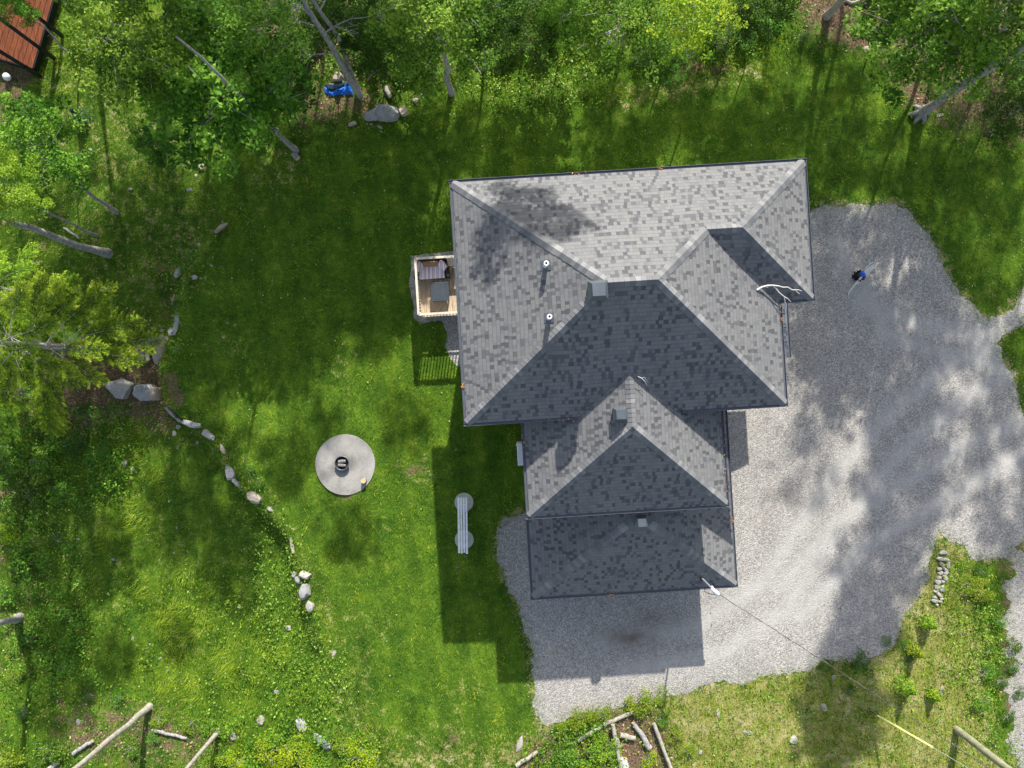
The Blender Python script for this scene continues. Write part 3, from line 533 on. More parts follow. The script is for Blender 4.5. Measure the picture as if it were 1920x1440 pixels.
def uvpt(px, py, hf):                            # house coordinates of a pixel on a height function
    h = 6.5
    for _ in range(25):
        p = P(px, py, h); u = p.dot(UX) / PX; v = p.dot(VX) / PX; h = .5 * h + .5 * hf(u, v)
    return u, v, h
def roofvent(u, v, hf, s, ht, parent, lean=0):
    h = hf(u, v); b = HV(u, v, h - .12); mb = MB(); mb.box(b + Vector((0, 0, ht * .35 + .06)), (s * .82, s * .82, ht * .7 + .12), UX); vt = mb.build('roof_vent', M['ventdark'], parent, .01)
    c = MB()
    for k in range(4): c.box(b + Vector((0, 0, .18 + k * ht * .14)), (s * .9, s * .9, .02), UX)
    q = b + Vector((0, 0, ht * .72 + .1)); hs, ts = s / 2, s * .30
    cr = lambda r, z: [q + UX * (r * a) + VX * (r * e) + Vector((0, 0, z)) for a, e in ((-1, -1), (1, -1), (1, 1), (-1, 1))]
    vs = cr(hs, -.05) + cr(hs, .0) + cr(ts, s * .36) ; c.add(vs, [(3, 2, 1, 0)] + [(i, (i + 1) % 4, 4 + (i + 1) % 4, 4 + i) for i in range(4)] + [(4 + i, 4 + (i + 1) % 4, 8 + (i + 1) % 4, 8 + i) for i in range(4)] + [(8, 9, 10, 11)])
    cc = c.build('vent_cap', M['ventmetal'], parent, .008)
    c2 = MB(); c2.box(q + Vector((0, 0, s * .36 + .006)), (ts * 2 + .02, ts * 2 + .02, .012), UX); c2.build('vent_cap', M['ventmetal'], parent)
u, v, h = uvpt(1118, 548, lambda u, v: min(mW(u, v), mS(u, v), mN(u, v))); roofvent(u, v, lambda a, b: h, .56, .62, r1)
u, v, h = uvpt(1160, 776, lambda u, v: min(bW(u, v), bE(u, v), 7)); roofvent(u, v, lambda a, b: h, .44, .5, r2)
u, v, h = uvpt(1200, 976, lambda u, v: min(cW(u, v), cS(u, v), cE(u, v))); roofvent(u, v, lambda a, b: h, .42, .38, r3)
for px, py in ((1023, 498), (1029, 596)):
    u, v, h = uvpt(px, py, mW); b = HV(u, v, h - .05); mb = MB(); n = 20; H1 = .52; vs = []
    for r, z in ((.075, 0), (.075, H1), (.038, H1), (.038, H1 - .1)): vs += [b + Vector((math.cos(2 * math.pi * k / n) * r, math.sin(2 * math.pi * k / n) * r, z)) for k in range(n)]
    mb.add(vs, [(j * n + k, j * n + (k + 1) % n, (j + 1) * n + (k + 1) % n, (j + 1) * n + k) for j in range(3) for k in range(n)]); pp = mb.build('vent_pipe', M['pvc'], r1)
    mb = MB(); mb.cyl(b + Vector((0, 0, H1 - .1)), .0375, .01, 16); mb.build('opening', M['black'], r1)
    mb = MB(); mb.box(b + Vector((0, 0, .06)), (.34, .30, .012), UX - Vector((0, 0, -.69)), None or Vector((-.57, 0, .82))); mb.build('flashing', M['gutter'], r1)
# service mast through the south eave of the lowest roof
u, v = 300, 347; h = cS(u, v)
mt = MB(); mt.tube([HV(u, v, h - .3), HV(u, v, 4.45)], .035, 10); ms = mt.build('service_mast', M['galv'], house)
mt = MB(); mt.tube([HV(u, v, 4.4), HV(u + 2, v + 2, 4.58), HV(u + 6, v + 6, 4.55), HV(u + 9, v + 9, 4.4)], [.06, .075, .07, .05], 10); mt.build('weatherhead', M['white'], ms)
mt = MB(); mt.cyl(HV(u, v, h - .02), .09, .08, 14, .05); mt.build('flashing', M['black'], ms); mt = MB(); mt.box(HV(u + 3, v + 2.5, 4.05), (.1, .1, .1), UX); mt.build('insulator', M['white'], ms)
mt = MB(); mt.tube([HV(u + 8, v + 8, 4.4), HV(u + 2, v + 12, 4.15), HV(u - 8, v + 10, 3.95), HV(u - 8, v + 3, 4.0), HV(u, v + 2, 4.1)], .012, 6); mt.build('drip_loop', M['black'], ms)
# dead branch lying over the eave
z0 = [6.98, 6.98, 6.96, 6.94, 6.9, 6.85, 6.8, 6.77, 6.73, 6.7]
pts = [(1419, 544), (1429, 538), (1440, 535.5), (1449, 535), (1461, 536.5), (1467, 538.5), (1477, 538.5), (1485, 543.5), (1497, 543.5), (1503, 545.5)]
mb = MB(); mb.tube([P(a, b, z) for (a, b), z in zip(pts, z0)], [.035, .032, .028, .024, .02, .018, .017, .015, .012, .008], 7, True, .2)
p2 = [(1449, 535), (1455, 541), (1461, 549), (1470, 556), (1477, 560), (1483, 566)]; mb.tube([P(a, b, 6.92 - i * .05) for i, (a, b) in enumerate(p2)], [.02, .02, .018, .015, .012, .008], 6)
p3 = [(1470, 556), (1472, 566), (1474.5, 573), (1473, 582), (1474, 606)]; mb.tube([P(a, b, 6.7 - i * .08) for i, (a, b) in enumerate(p3)], [.014, .012, .012, .010, .006], 6)
p4 = [(1490, 543.5), (1495, 548), (1499, 551)]; mb.tube([P(a, b, 6.73) for a, b in p4], [.012, .01, .007], 5); mb.tube([P(1433, 537, 6.98), P(1440, 539, 6.96)], [.016, .006], 5); mb.tube([P(1472, 566, 6.6), P(1467, 572, 6.5)], [.007, .004], 4); mb.tube([P(1478, 560, 6.7), P(1478, 565, 6.62)], [.006, .004], 4)
single(mb, 'fallen_branch', M['twigroof'], 'bleached forked branch lying on the roof beside the east eave', 'branch', P(1419, 544, 6.55))
mb = MB(); mb.tube([P(1196, 706, 7.5), P(1203, 709, 7.45), P(1209, 715, 7.4), P(1213, 722, 7.3)], [.012, .012, .008, .004], 5); mb.tube([P(1203, 709, 7.45), P(1208, 707, 7.4), P(1214, 716, 7.3)], [.008, .006, .003], 5)
single(mb, 'roof_twig', M['twigroof'], 'small thin twig caught on the roof beside the valley tip', 'twig', P(1200, 710, 7.4))
# heat pump on the west side
hp = thing('heat_pump', 'white boxy heat pump standing on grass under the west eave', 'heat pump', HV(14, 128, 0))
c = HV(10, 128, .55); mb = MB(); mb.box(c, (.36, .92, .78), UX); mb.build('casing', M['white'], hp, .03)
mb = MB(); n = 28
for r in (.08, .16, .24, .31): mb.tube([c - UX * .195 + Vector((0, 0, 0)) + VX * (math.cos(k / n * 6.2832) * r + .08) + Vector((0, 0, math.sin(k / n * 6.2832) * r)) for k in range(n + 1)], .007, 5)
mb.build('fan_grille', M['iron'], hp)
for sv in (-1, 1): mb = MB(); mb.box(HV(10, 128 + sv * 14, .08), (.42, .07, .16), UX); mb.build('foot', M['galv'], hp)

# ------------------------------------------------------------------ deck with stairs
dk = thing('deck', 'raised timber deck with pale railings against the west wall', 'deck', HV(-100, -150, 0)); DH = .95
def uvg(px, py, h): p = P(px, py, h); return p.dot(UX) / PX, p.dot(VX) / PX
u0, v0 = uvg(780, 485, DH + .9); u1, v1 = uvg(783.5, 590, DH + .9); ub, vb = -51, v1
DU0, DV0, DU1, DV1 = (u0 + u1) / 2, v0, -51.5, v1
nb = 11; mbw = (DU1 - DU0) / nb
for i in range(nb): mb = MB(); mb.box(HV(DU0 + (i + .5) * mbw, (DV0 + DV1) / 2, DH - .02), (mbw * PX - .012, (DV1 - DV0) * PX + .04, .035), UX); mb.build('deck_board', M['deck'], dk)
mb = MB()
for v in np.linspace(DV0 + 2, DV1 - 2, 5): mb.box(HV((DU0 + DU1) / 2, v, DH - .14), ((DU1 - DU0) * PX, .05, .18), UX)
for u in (DU0 + 1.2, DU1 - 1.2): mb.box(HV(u, (DV0 + DV1) / 2, DH - .14), (.05, (DV1 - DV0) * PX - .06, .19), UX)
mb.build('joist_frame', M['step'], dk)
for u, v in ((DU0 + 2, DV0 + 2), (DU0 + 2, DV1 - 2), (DU1 - 8, DV1 - 2), (DU1 - 3, DV0 + 2)): mb = MB(); mb.box(HV(u, v, (DH + .9) / 2), (.09, .09, DH + .88), UX); mb.build('post', M['rail'], dk)
def railing(a, b):
    A0, B0 = HV(*a, DH), HV(*b, DH); mb = MB(); mb.bar(A0 + Vector((0, 0, .92)), B0 + Vector((0, 0, .92)), .085, .035); mb.bar(A0 + Vector((0, 0, .83)), B0 + Vector((0, 0, .83)), .035, .07); mb.bar(A0 + Vector((0, 0, .1)), B0 + Vector((0, 0, .1)), .035, .07); r = mb.build('railing', M['rail'], dk)
    n = int((B0 - A0).length / .125)
    for i in range(1, n): q = A0.lerp(B0, i / n); mb = MB(); mb.box(q + Vector((0, 0, .44)), (.035, .035, .78), UX); mb.build('baluster', M['rail'], r)
DG = DU1 - 17.5
railing((DU0 + .5, DV0), (DU1 + .5, DV0)); railing((DU0, DV0), (DU0, DV1)); railing((DU0 + .5, DV1), (DG, DV1))
st = MB(); NS = 5; sv0 = DV1 + 1; run = 10.5
stairs = None
for i in range(4):
    z = DH - (i + 1) * DH / NS; mb = MB(); mb.box(HV((DG + DU1) / 2 + 1.5, sv0 + run * (i + .5), z), ((DU1 - DG) * PX, run * PX * 1.06, .04), UX); mb.build('stair_tread', M['step'], dk)
for u in (DG + 1.5, DU1 + 1): mb = MB(); mb.bar(HV(u, sv0, DH - .25), HV(u, sv0 + run * 4.2, .06), .04, .22); mb.build('stringer', M['step'], dk)
mb = MB(); mb.bar(HV(DG + .3, sv0, DH + .85), HV(DG + 1.2, sv0 + run * 4.3, .95), .045, .08); mb.build('handrail', M['step'], dk)
for i in range(10): q = sv0 + run * 4.2 * (i + .5) / 10; z = DH - .1 - (DH - .1) * (i + .5) / 10; mb = MB(); mb.box(HV(DG + .8, q, z + .42), (.035, .035, .84), UX); mb.build('baluster', M['step'], dk)
mb = MB(); mb.box(HV(-80, sv0 + 56, .06), (.62, .54, .10), UX); single(mb, 'concrete_slab', M['concgreen'], 'pale square concrete slab at the foot of the deck stairs', 'slab', HV(-80, sv0 + 56, 0), bevel=.01)
# loveseat
ls = thing('loveseat', 'dark wicker loveseat with pink striped seat cushion on the deck', 'loveseat', P(810, 507, DH))
LU, LV = uvg(809, 506, DH + .4); Lc = lambda u, v, z: HV(LU, LV, DH + z) + UX * u + VX * v
mb = MB(); mb.box(Lc(0, .02, .20), (1.18, .62, .24), UX); mb.build('seat_base', M['wicker'], ls, .04)
mb = MB(); mb.box(Lc(0, -.34, .42), (1.20, .14, .62), UX, (Vector((0, 0, 1)) - VX * .15)); mb.build('backrest', M['wicker'], ls, .05)
for s in (-1, 1): mb = MB(); mb.box(Lc(s * .60, -.02, .34), (.13, .74, .42), UX - VX * .12 * s); mb.build('armrest', M['wicker'], ls, .05)
for s in (-1, 1):
    for q in (-.28, .26): mb = MB(); mb.box(Lc(s * .52, q, .05), (.05, .05, .12), UX); mb.build('leg', M['wicker'], ls)
mb = MB(); mb.box(Lc(0, .06, .38), (1.02, .58, .12), UX); mb.build('seat_cushion', M['stripe'], ls, .04)
mb = MB(); mb.box(Lc(-.01, -.22, .55), (.62, .12, .30), UX, (Vector((0, 0, 1)) - VX * .5)); mb.build('back_cushion', M['tan'], ls, .04)
for s in (-1, 1): mb = MB(); mb.box(Lc(s * .45, -.12, .56), (.38, .13, .36), UX * .62 + VX * .78 * s, (Vector((0, 0, 1)) + UX * .55 * s - VX * .35)); mb.build('pillow', M['stripe'], ls, .05)
tb = thing('deck_table', 'square dark grey low table on the deck boards', 'table', P(825, 548, DH))
TU, TV = uvg(825, 547, DH + .45); mb = MB(); mb.box(HV(TU, TV, DH + .44), (.70, .74, .045), UX); mb.build('tabletop', M['tabletop'], tb, .008)
mb = MB(); mb.box(HV(TU, TV, DH + .37), (.60, .64, .09), UX); mb.build('apron', M['wicker'], tb)
for a in (-1, 1):
    for b in (-1, 1): mb = MB(); mb.box(HV(TU, TV, DH + .21) + UX * a * .29 + VX * b * .31, (.05, .05, .42), UX); mb.build('leg', M['wicker'], tb)
mb = MB(); SU, SV = uvg(846, 491, DH + .35); mb.box(HV(SU, SV, DH + .34), (.34, .34, .035), UX)
st2 = thing('side_table', 'small pale square side table beside the loveseat', 'side table', HV(SU, SV, DH)); mb.build('tabletop', M['rail'], st2)
for a in (-1, 1):
    for b in (-1, 1): mb = MB(); mb.bar(HV(SU, SV, DH + .01) + UX * a * .14 + VX * b * .14, HV(SU, SV, DH + .32) - UX * a * .13 + VX * b * .14, .03); mb.build('leg', M['step'], st2)

# ------------------------------------------------------------------ fire pad, bench, planter
c = G(648, 871); fp = thing('fire_pad', 'round pale concrete pad on the lawn with a fire bowl', 'concrete pad', c)
mb = MB(); n = 72; pl = [(c.x + math.cos(k / n * 6.2832) * 1.215 * (1 + .012 * math.sin(3 * k / n * 6.2832)), c.y + math.sin(k / n * 6.2832) * 1.235) for k in range(n)]; mb.prism(pl, c.z - .15, c.z + .09); mb.build('slab', M['pad'], fp, .02)
c2 = G(644, 867, .0) + Vector((0, 0, .09)); fb = thing('fire_bowl', 'small dark iron fire bowl with charred logs on the concrete pad', 'fire bowl', c2)
mb = MB(); n = 32; prof = [(.10, 0), (.20, .05), (.26, .14), (.275, .20), (.285, .205), (.27, .185), (.24, .12), (.17, .055), (.02, .03)]
vs = [c2 + Vector((math.cos(k / n * 6.2832) * r, math.sin(k / n * 6.2832) * r, z)) for r, z in prof for k in range(n)]; mb.add(vs, [(j * n + k, j * n + (k + 1) % n, (j + 1) * n + (k + 1) % n, (j + 1) * n + k) for j in range(len(prof) - 1) for k in range(n)], True); mb.build('bowl', M['iron'], fb)
mb = MB(); mb.tube([c2 + Vector((math.cos(k / 32 * 6.2832) * .28, math.sin(k / 32 * 6.2832) * .28, .205)) for k in range(33)], .016, 8); mb.build('rim', M['rim'], fb)
for i, (dx, dy, a) in enumerate(((0, .07, .1), (.0, -.09, -.12))): mb = MB(); p = c2 + Vector((dx, dy, .17)); d = Vector((math.cos(a), math.sin(a), 0)) * .15; mb.tube([p - d, p, p + d], [.06, .07, .06], 9, True, .25, i); lg = single(mb, 'charred_log', M['ash'], ('pale charred log lying in the fire bowl, upper of the two', 'pale charred log lying in the fire bowl, lower of the two')[i], 'log', p, 'charred logs in the fire bowl')
c3 = G(684, 900) + Vector((0, 0, .09)); lr = thing('log_round', 'short round log slice standing on the concrete pad rim', 'log', c3); mb = MB(); mb.cyl(c3, .105, .2, 20); mb.build('bark', M['bark'], lr); mb = MB(); mb.cyl(c3 + Vector((0, 0, .2)), .098, .006, 20); mb.build('cut_face', M['cutwood'], lr)
for i, (px, py) in enumerate(((870, 941.5), (870.5, 1011.5))):
    c = G(px, py); mb = MB(); mb.cyl(c - Vector((0, 0, .08)), .385, .12, 40); single(mb, 'round_paver', M['concgreen'], ('round pale paver under the north end of the bench', 'round pale paver under the south end of the bench')[i], 'paver', c, 'round pavers under the bench', .01)
b0 = G(869, 981); bn = thing('bench', 'long white slatted garden bench standing on two round pavers', 'bench', b0); bd = Vector((-.012, 1, 0)).normalized(); bs = Vector((1, .012, 0))
for k in range(4): mb = MB(); mb.bar(b0 + bs * (-.155 + k * .105) - bd * (1.12 + (.0, .01, -.02, .03)[k]) + Vector((0, 0, .45)), b0 + bs * (-.16 + k * .105) + bd * 1.12 + Vector((0, 0, .45)), .075 if k else .085, .035); mb.build('slat', M['bench'], bn, .004)
for s in (-1, 1):
    q = b0 + bd * s * .82
    for k in (-1, 1): mb = MB(); mb.bar(q + bs * k * .17 + Vector((0, 0, .04)), q + bs * k * .12 + Vector((0, 0, .43)), .06); mb.build('leg', M['bench'], bn)
    mb = MB(); mb.bar(q - bs * .2 + Vector((0, 0, .40)), q + bs * .2 + Vector((0, 0, .40)), .07, .05); mb.build('crossbar', M['bench'], bn)
for i, (px, py) in enumerate(((872, 1040), (859, 1059))):
    c = G(px, py); t = thing('garden_light', ('small dark solar light in grass just south of bench', 'small dark solar light in grass farther from bench')[i], 'garden light', c, 'solar lights in the grass by the bench'); mb = MB(); mb.cyl(c, .012, .22, 8); mb.build('stake', M['iron'], t); mb = MB(); mb.cyl(c + Vector((0, 0, .2)), .06, .05, 14, .045); mb.build('lamp_head', M['rim'], t)
# planter group on the gravel
c = P(1605, 519); pt = thing('potted_plant', 'dark leafed plant in a low pot on the gravel by the driftwood', 'plant', c); mb = MB(); mb.cyl(c, .13, .26, 20, .17); mb.build('pot', M['ventdark'], pt)
rg = np.random.default_rng(4); n = 200; a = rg.uniform(0, 6.28, n); r = .22 * np.sqrt(rg.random(n)); pp = np.stack([np.cos(a) * r, np.sin(a) * r, .26 + rg.random(n) * .22 - r * .3], 1); V, F = leafset(rg, pp, 0, .09); obj('foliage', npmesh('foliage', V, F, M['darkleaf'], rg.random(n)), pt)
c = P(1617, 514, .74); mb = MB(); n = 20; vs = []; R_ = .115
for j in range(1, 12): ph = math.pi * j / 12; vs += [c + Vector((math.cos(k / n * 6.2832) * math.sin(ph) * R_, math.sin(k / n * 6.2832) * math.sin(ph) * R_, math.cos(ph) * R_)) for k in range(n)]
vs += [c + Vector((0, 0, R_)), c - Vector((0, 0, R_))]; mb.add(vs, [(j * n + k, j * n + (k + 1) % n, (j + 1) * n + (k + 1) % n, (j + 1) * n + k) for j in range(10) for k in range(n)] + [(220, (k + 1) % n, k) for k in range(n)] + [(221, 200 + k, 200 + (k + 1) % n) for k in range(n)], True)
gb = thing('gazing_ball', 'shiny blue glass ball on a short stand beside the driftwood', 'glass ball', P(1617, 514, 0)); mb.build('ball', M['blueball'], gb, recalc=True); mb = MB(); cc_ = Vector((c.x, c.y, 0)); mb.cyl(cc_, .10, .67, 14, .05); mb.build('stand', M['ventdark'], gb)
def bez(pts, hs, rr, mb, n=6, wob=.25): mb.tube([P(a, b, h) for (a, b), h in zip(pts, hs)], rr, n, True, wob)
mb = MB(); bez([(1590, 551), (1600, 537), (1610, 525), (1620, 513), (1629, 503), (1640, 495)], [.06, .2, .36, .5, .58, .62], [.012, .03, .045, .05, .045, .015], mb, 8)
bez([(1621, 520), (1628, 512), (1634, 504), (1641, 499), (1647, 493)], [.34, .42, .46, .46, .4], [.03, .04, .035, .025, .012], mb, 7); bez([(1622, 510), (1624, 502), (1630, 496), (1637, 491)], [.5, .58, .64, .66], [.035, .03, .02, .01], mb, 6); bez([(1641, 495), (1645, 499), (1643, 505)], [.6, .5, .4], [.015, .012, .008], mb, 5); bez([(1604, 533), (1611, 531), (1618, 523)], [.2, .24, .3], [.02, .028, .015], mb, 6); bez([(1593, 547), (1590, 556), (1593, 560)], [.08, .05, .03], [.015, .01, .006], mb, 5)
single(mb, 'driftwood', M['drift'], 'forked grey white driftwood propped diagonally on the gravel', 'driftwood', P(1600, 538, 0))

# ------------------------------------------------------------------ utility pole, wires, guy
base = G(1793, 1367); po = thing('utility_pole', 'olive brown wooden utility pole leaning out of the bottom right corner', 'pole', base)
mb = MB(); mb.tube([base - Vector((0, 0, .3)), base + Vector((0, 0, 9.2))], [.15, .11], 14); mb.build('shaft', M['utility'], po)
mb = MB(); mb.bar(base + Vector((-.6, 0, 8.6)), base + Vector((.6, 0, 8.6)), .1, .1); mb.build('crossarm', M['utility'], po)
def sag(a, b, s, n=24): return [a.lerp(b, i / n) - Vector((0, 0, s * 4 * (i / n) * (1 - i / n))) for i in range(n + 1)]
a = HV(300 + 8, 347 + 8, 4.35); b = base + Vector((-.1, 0.05, 7.3)); mb = MB(); L = sag(a, b, .35, 60); mb.tube(L, .009, 6); mb.tube([p + Vector((math.sin(i * 1.3) * .02, math.cos(i * 1.3) * .02, -.015)) for i, p in enumerate(L)], .006, 5)
single(mb, 'service_cable', M['cable'], 'thin twisted service cable running from the house mast to the pole', 'cable', a)
mb = MB(); mb.tube(sag(base + Vector((.1, .2, 7.9)), Vector((26, -3, 8.5)), .3), .01, 5); ga = G(1632, 1334); gtop = base + Vector((0, 0, 8.0)); gy = thing('guy_wire', 'steel guy wire with a pale yellow guard tube beside the pole', 'guy wire', ga)
mb = MB(); mb.tube([ga, gtop], .011, 6); mb.build('wire', M['galv'], gy); d = (gtop - ga).normalized(); mb = MB(); mb.tube([ga + d * .35, ga + d * 2.75], [.036, .042], 10); mb.build('guard', M['yellow'], gy)
mb = MB(); mb.tube([ga - Vector((.1, -.05, .1)), ga + d * .3], .02, 6); mb.build('anchor_rod', M['iron'], gy)

# ------------------------------------------------------------------ neighbour's timber platform, top left corner
pg = thing('pergola', 'rust stained timber platform under black beams in the top left corner', 'pergola', G(20, 60)); zt = G(40, 60).z
def Q(px, py, h): return P(px, py, zt + h)
e0, e1 = Q(112, -40, .35), Q(62, 128, .35); ed = (e1 - e0).normalized(); pd = Vector((ed.y, -ed.x, 0)); pd = pd if pd.x < 0 else -pd
for i in range(15): mb = MB(); q0 = e0 + pd * (.12 + i * .22); q1 = e1 + pd * (.12 + i * .22); mb.bar(q0 + Vector((0, 0, .0)), q1, .205, .05); mb.build('deck_board', M['rust'], pg)
mb = MB(); mb.bar(e0 - pd * .03 - Vector((0, 0, .12)), e1 - pd * .03 - Vector((0, 0, .12)), .05, .3); mb.bar(e1 + ed * .03 - Vector((0, 0, .12)), e1 + ed * .03 + pd * 3.4 - Vector((0, 0, .12)), .05, .3); mb.build('rim_joist', M['blackbeam'], pg)
for (a, b), (c_, d_), h in (((90, 47), (30, 0), .8), ((74, 90), (-20, 20), .8), ((45, 124), (-40, 72), .8)):
    mb = MB(); A_, B_ = Q(a, b, h + .1), Q(c_, d_, h + 1.5); mb.bar(A_, B_, .14, .14); mb.build('beam', M['blackbeam'], pg); mb = MB(); mb.bar(Vector((A_.x, A_.y, zt - .2)), A_, .12); mb.build('post', M['blackbeam'], pg)
c = G(18, 147); mb = MB(); vs = []; R_ = .16; n = 18
for j in range(1, 10): ph = math.pi * j / 10; vs += [c + Vector((math.cos(k / n * 6.2832) * math.sin(ph) * R_, math.sin(k / n * 6.2832) * math.sin(ph) * R_, R_ + math.cos(ph) * R_)) for k in range(n)]
vs += [c + Vector((0, 0, 2 * R_)), c]; mb.add(vs, [(j * n + k, j * n + (k + 1) % n, (j + 1) * n + (k + 1) % n, (j + 1) * n + k) for j in range(8) for k in range(n)] + [(162, (k + 1) % n, k) for k in range(n)] + [(163, 144 + k, 144 + (k + 1) % n) for k in range(n)], True)
single(mb, 'white_ball', M['white'], 'round white ball on the ground near the top left platform', 'ball', c)

# ------------------------------------------------------------------ blue tarp
c = G(638, 165); tp = thing('tarp', 'crumpled bright blue tarp lying at the foot of the twin trunk', 'tarp', c)
def sheet(poly, z, amp, seed, m, name, parent, n=34):
    pw = [P(a, b, 0) for a, b in poly]; xs = [p.x for p in pw]; ys = [p.y for p in pw]; gx_ = np.linspace(min(xs), max(xs), n); gy_ = np.linspace(min(ys), max(ys), n); vs = {}; mb = MB(); V = []
    X_, Y_ = np.meshgrid(gx_, gy_); sd = sdp(X_.ravel(), Y_.ravel(), [(p.x, p.y) for p in pw]).reshape(X_.shape)
    for j in range(n):
        for i in range(n):
            zz = z + amp * (abs(noise.noise(Vector((gx_[i] * 2.6, gy_[j] * 2.6, seed)))) * 1.6 + .35 * abs(noise.noise(Vector((gx_[i] * 8, gy_[j] * 8, seed))))) * min(1, max(0, -sd[j, i] / .12)); V.append((gx_[i], gy_[j], zz + T(gx_[i], gy_[j])))
    fs = [(j * n + i, j * n + i + 1, (j + 1) * n + i + 1, (j + 1) * n + i) for j in range(n - 1) for i in range(n - 1) if (sd[j:j + 2, i:i + 2] < 0).all()]
    mb.add(V, fs, True); o = mb.build(name, m, parent); s_ = o.modifiers.new('thick', 'SOLIDIFY'); s_.thickness = .015; return o
sheet([(607, 160), (622, 170), (640, 165), (655, 152), (660, 165), (665, 178), (640, 178), (618, 181), (608, 173)], .05, .35, 2, M['blue'], 'sheet', tp); sheet([(608, 156), (640, 156), (656, 150), (640, 164), (624, 168), (612, 166)], .03, .3, 6, M['bluegrey'], 'folded_edge', tp)

# ------------------------------------------------------------------ rocks
import bmesh
def ico_sphere(sub):
    bm = bmesh.new(); bmesh.ops.create_icosphere(bm, subdivisions=sub, radius=1); vs = [v.co.copy() for v in bm.verts]; fs = [tuple(v.index for v in f.verts) for f in bm.faces]; bm.free(); return vs, fs
ICO = {k: ico_sphere(k) for k in (2, 3, 4)}
def rock(px, py, w_, h_, rot=0, ht=None, tone='rock', seed=None, label=None, group=None, name='rock', cat='rock', square=.35, sub=None, z=0.0):
    c = G(px, py); seed = seed if seed is not None else px * 13 + py; hw, hh = w_ * PX / 2, h_ * PX / 2; ht = ht if ht is not None else min(hw, hh) * 1.0
    sub = sub or (4 if w_ > 30 else 3 if w_ > 12 else 2); vs, fs = ICO[sub]; rn = random.Random(seed); cuts = [(Vector((rn.gauss(0, 1), rn.gauss(0, 1), rn.gauss(.2, .8))).normalized(), rn.uniform(.62, .88)) for _ in range(9)] + [(Vector((0, 0, 1)), .62)]
    R = Matrix.Rotation(-math.radians(rot), 3, 'Z'); out = []
    for v in vs:
        p = v.copy(); m = max(abs(p.x), abs(p.y)); p = p.lerp(Vector((p.x / m * .9, p.y / m * .9, p.z)) if m > .5 else p, square)
        for n_, d in cuts:
            k = p.dot(n_) - d
            if k > 0: p = p - n_ * k * .93
        p *= 1 + .10 * noise.noise(v * 2.3 + Vector((seed, 0, 0))) + .045 * noise.noise(v * 7 + Vector((0, seed, 0)))
        q = R @ Vector((p.x * hw * 1.1, p.y * hh * 1.1, 0)); out.append((q.x, q.y, p.z * ht + ht * .25 + z))
    me = bpy.data.meshes.new(name); me.from_pydata(out, [], fs); me.materials.append(M[tone]); me.update(); me.polygons.foreach_set('use_smooth', [sub > 2] * len(fs))
    o = bpy.data.objects.new(name, me); C.objects.link(o); o.location = c
    if sub > 2:
        try: me.set_sharp_from_angle(angle=math.radians(28))
        except Exception: pass
    return setp(o, label, cat, group)
rock(727, 215, 48, 27, -4, .5, 'rock', 5, 'largest boulder, pale grey and flat topped, on the lawn edge north of the house', square=.7); rock(702, 217, 34, 22, -30, .4, 'rock', 8, 'pointed grey boulder end joined to the west side of the largest boulder', name='boulder')
rock(757, 210, 15, 22, -25, .25, 'rocktan', 3, 'mottled rock just east of the largest boulder'); rock(661, 233, 16, 9, -20, .1, 'rocktan', 3, 'small flat tan rock west of the largest boulder')
rock(712, 238, 12, 6, 40, .08, 'rockpale', 4, 'small pale sliver of rock just south of the largest boulder'); rock(696, 233, 6, 5, 0, .06, 'rockpale', 4, 'tiny pale rock below the tip of the largest boulder'); rock(780, 189, 12, 11, 0, .15, 'rocktan', 2, 'small tan rock north east of the largest boulder')
rock(637, 147, 20, 18, 10, .4, 'rocktan', 6, 'tan squared rock beside the twin trunk, above the blue tarp', square=.8); rock(789, 178, 5, 5, 0, .06, 'rockpale', 5, 'tiny pale rock in the ground cover near the straight trunk')
rock(229, 727, 56, 36, 18, .75, 'rock', 11, 'huge grey boulder under the hemlock, left of the split', square=.5); rock(280, 735, 42, 36, 0, .8, 'rock', 12, 'huge squared grey boulder under the hemlock, right of the split', square=.85)
rock(303, 655, 24, 60, 18, .35, 'rocktan', 14, 'long smooth tan stone beside the firewood heap', square=.4); rock(290, 641, 16, 20, 0, .35, 'rock', 15, 'grey pointed stone between the firewood and the long tan stone'); rock(297, 737, 16, 30, 5, .7, 'rocktan', 19, 'rusty orange stone wedged beside the squared boulder')
WG = 'stones of the low retaining wall along the lawn'
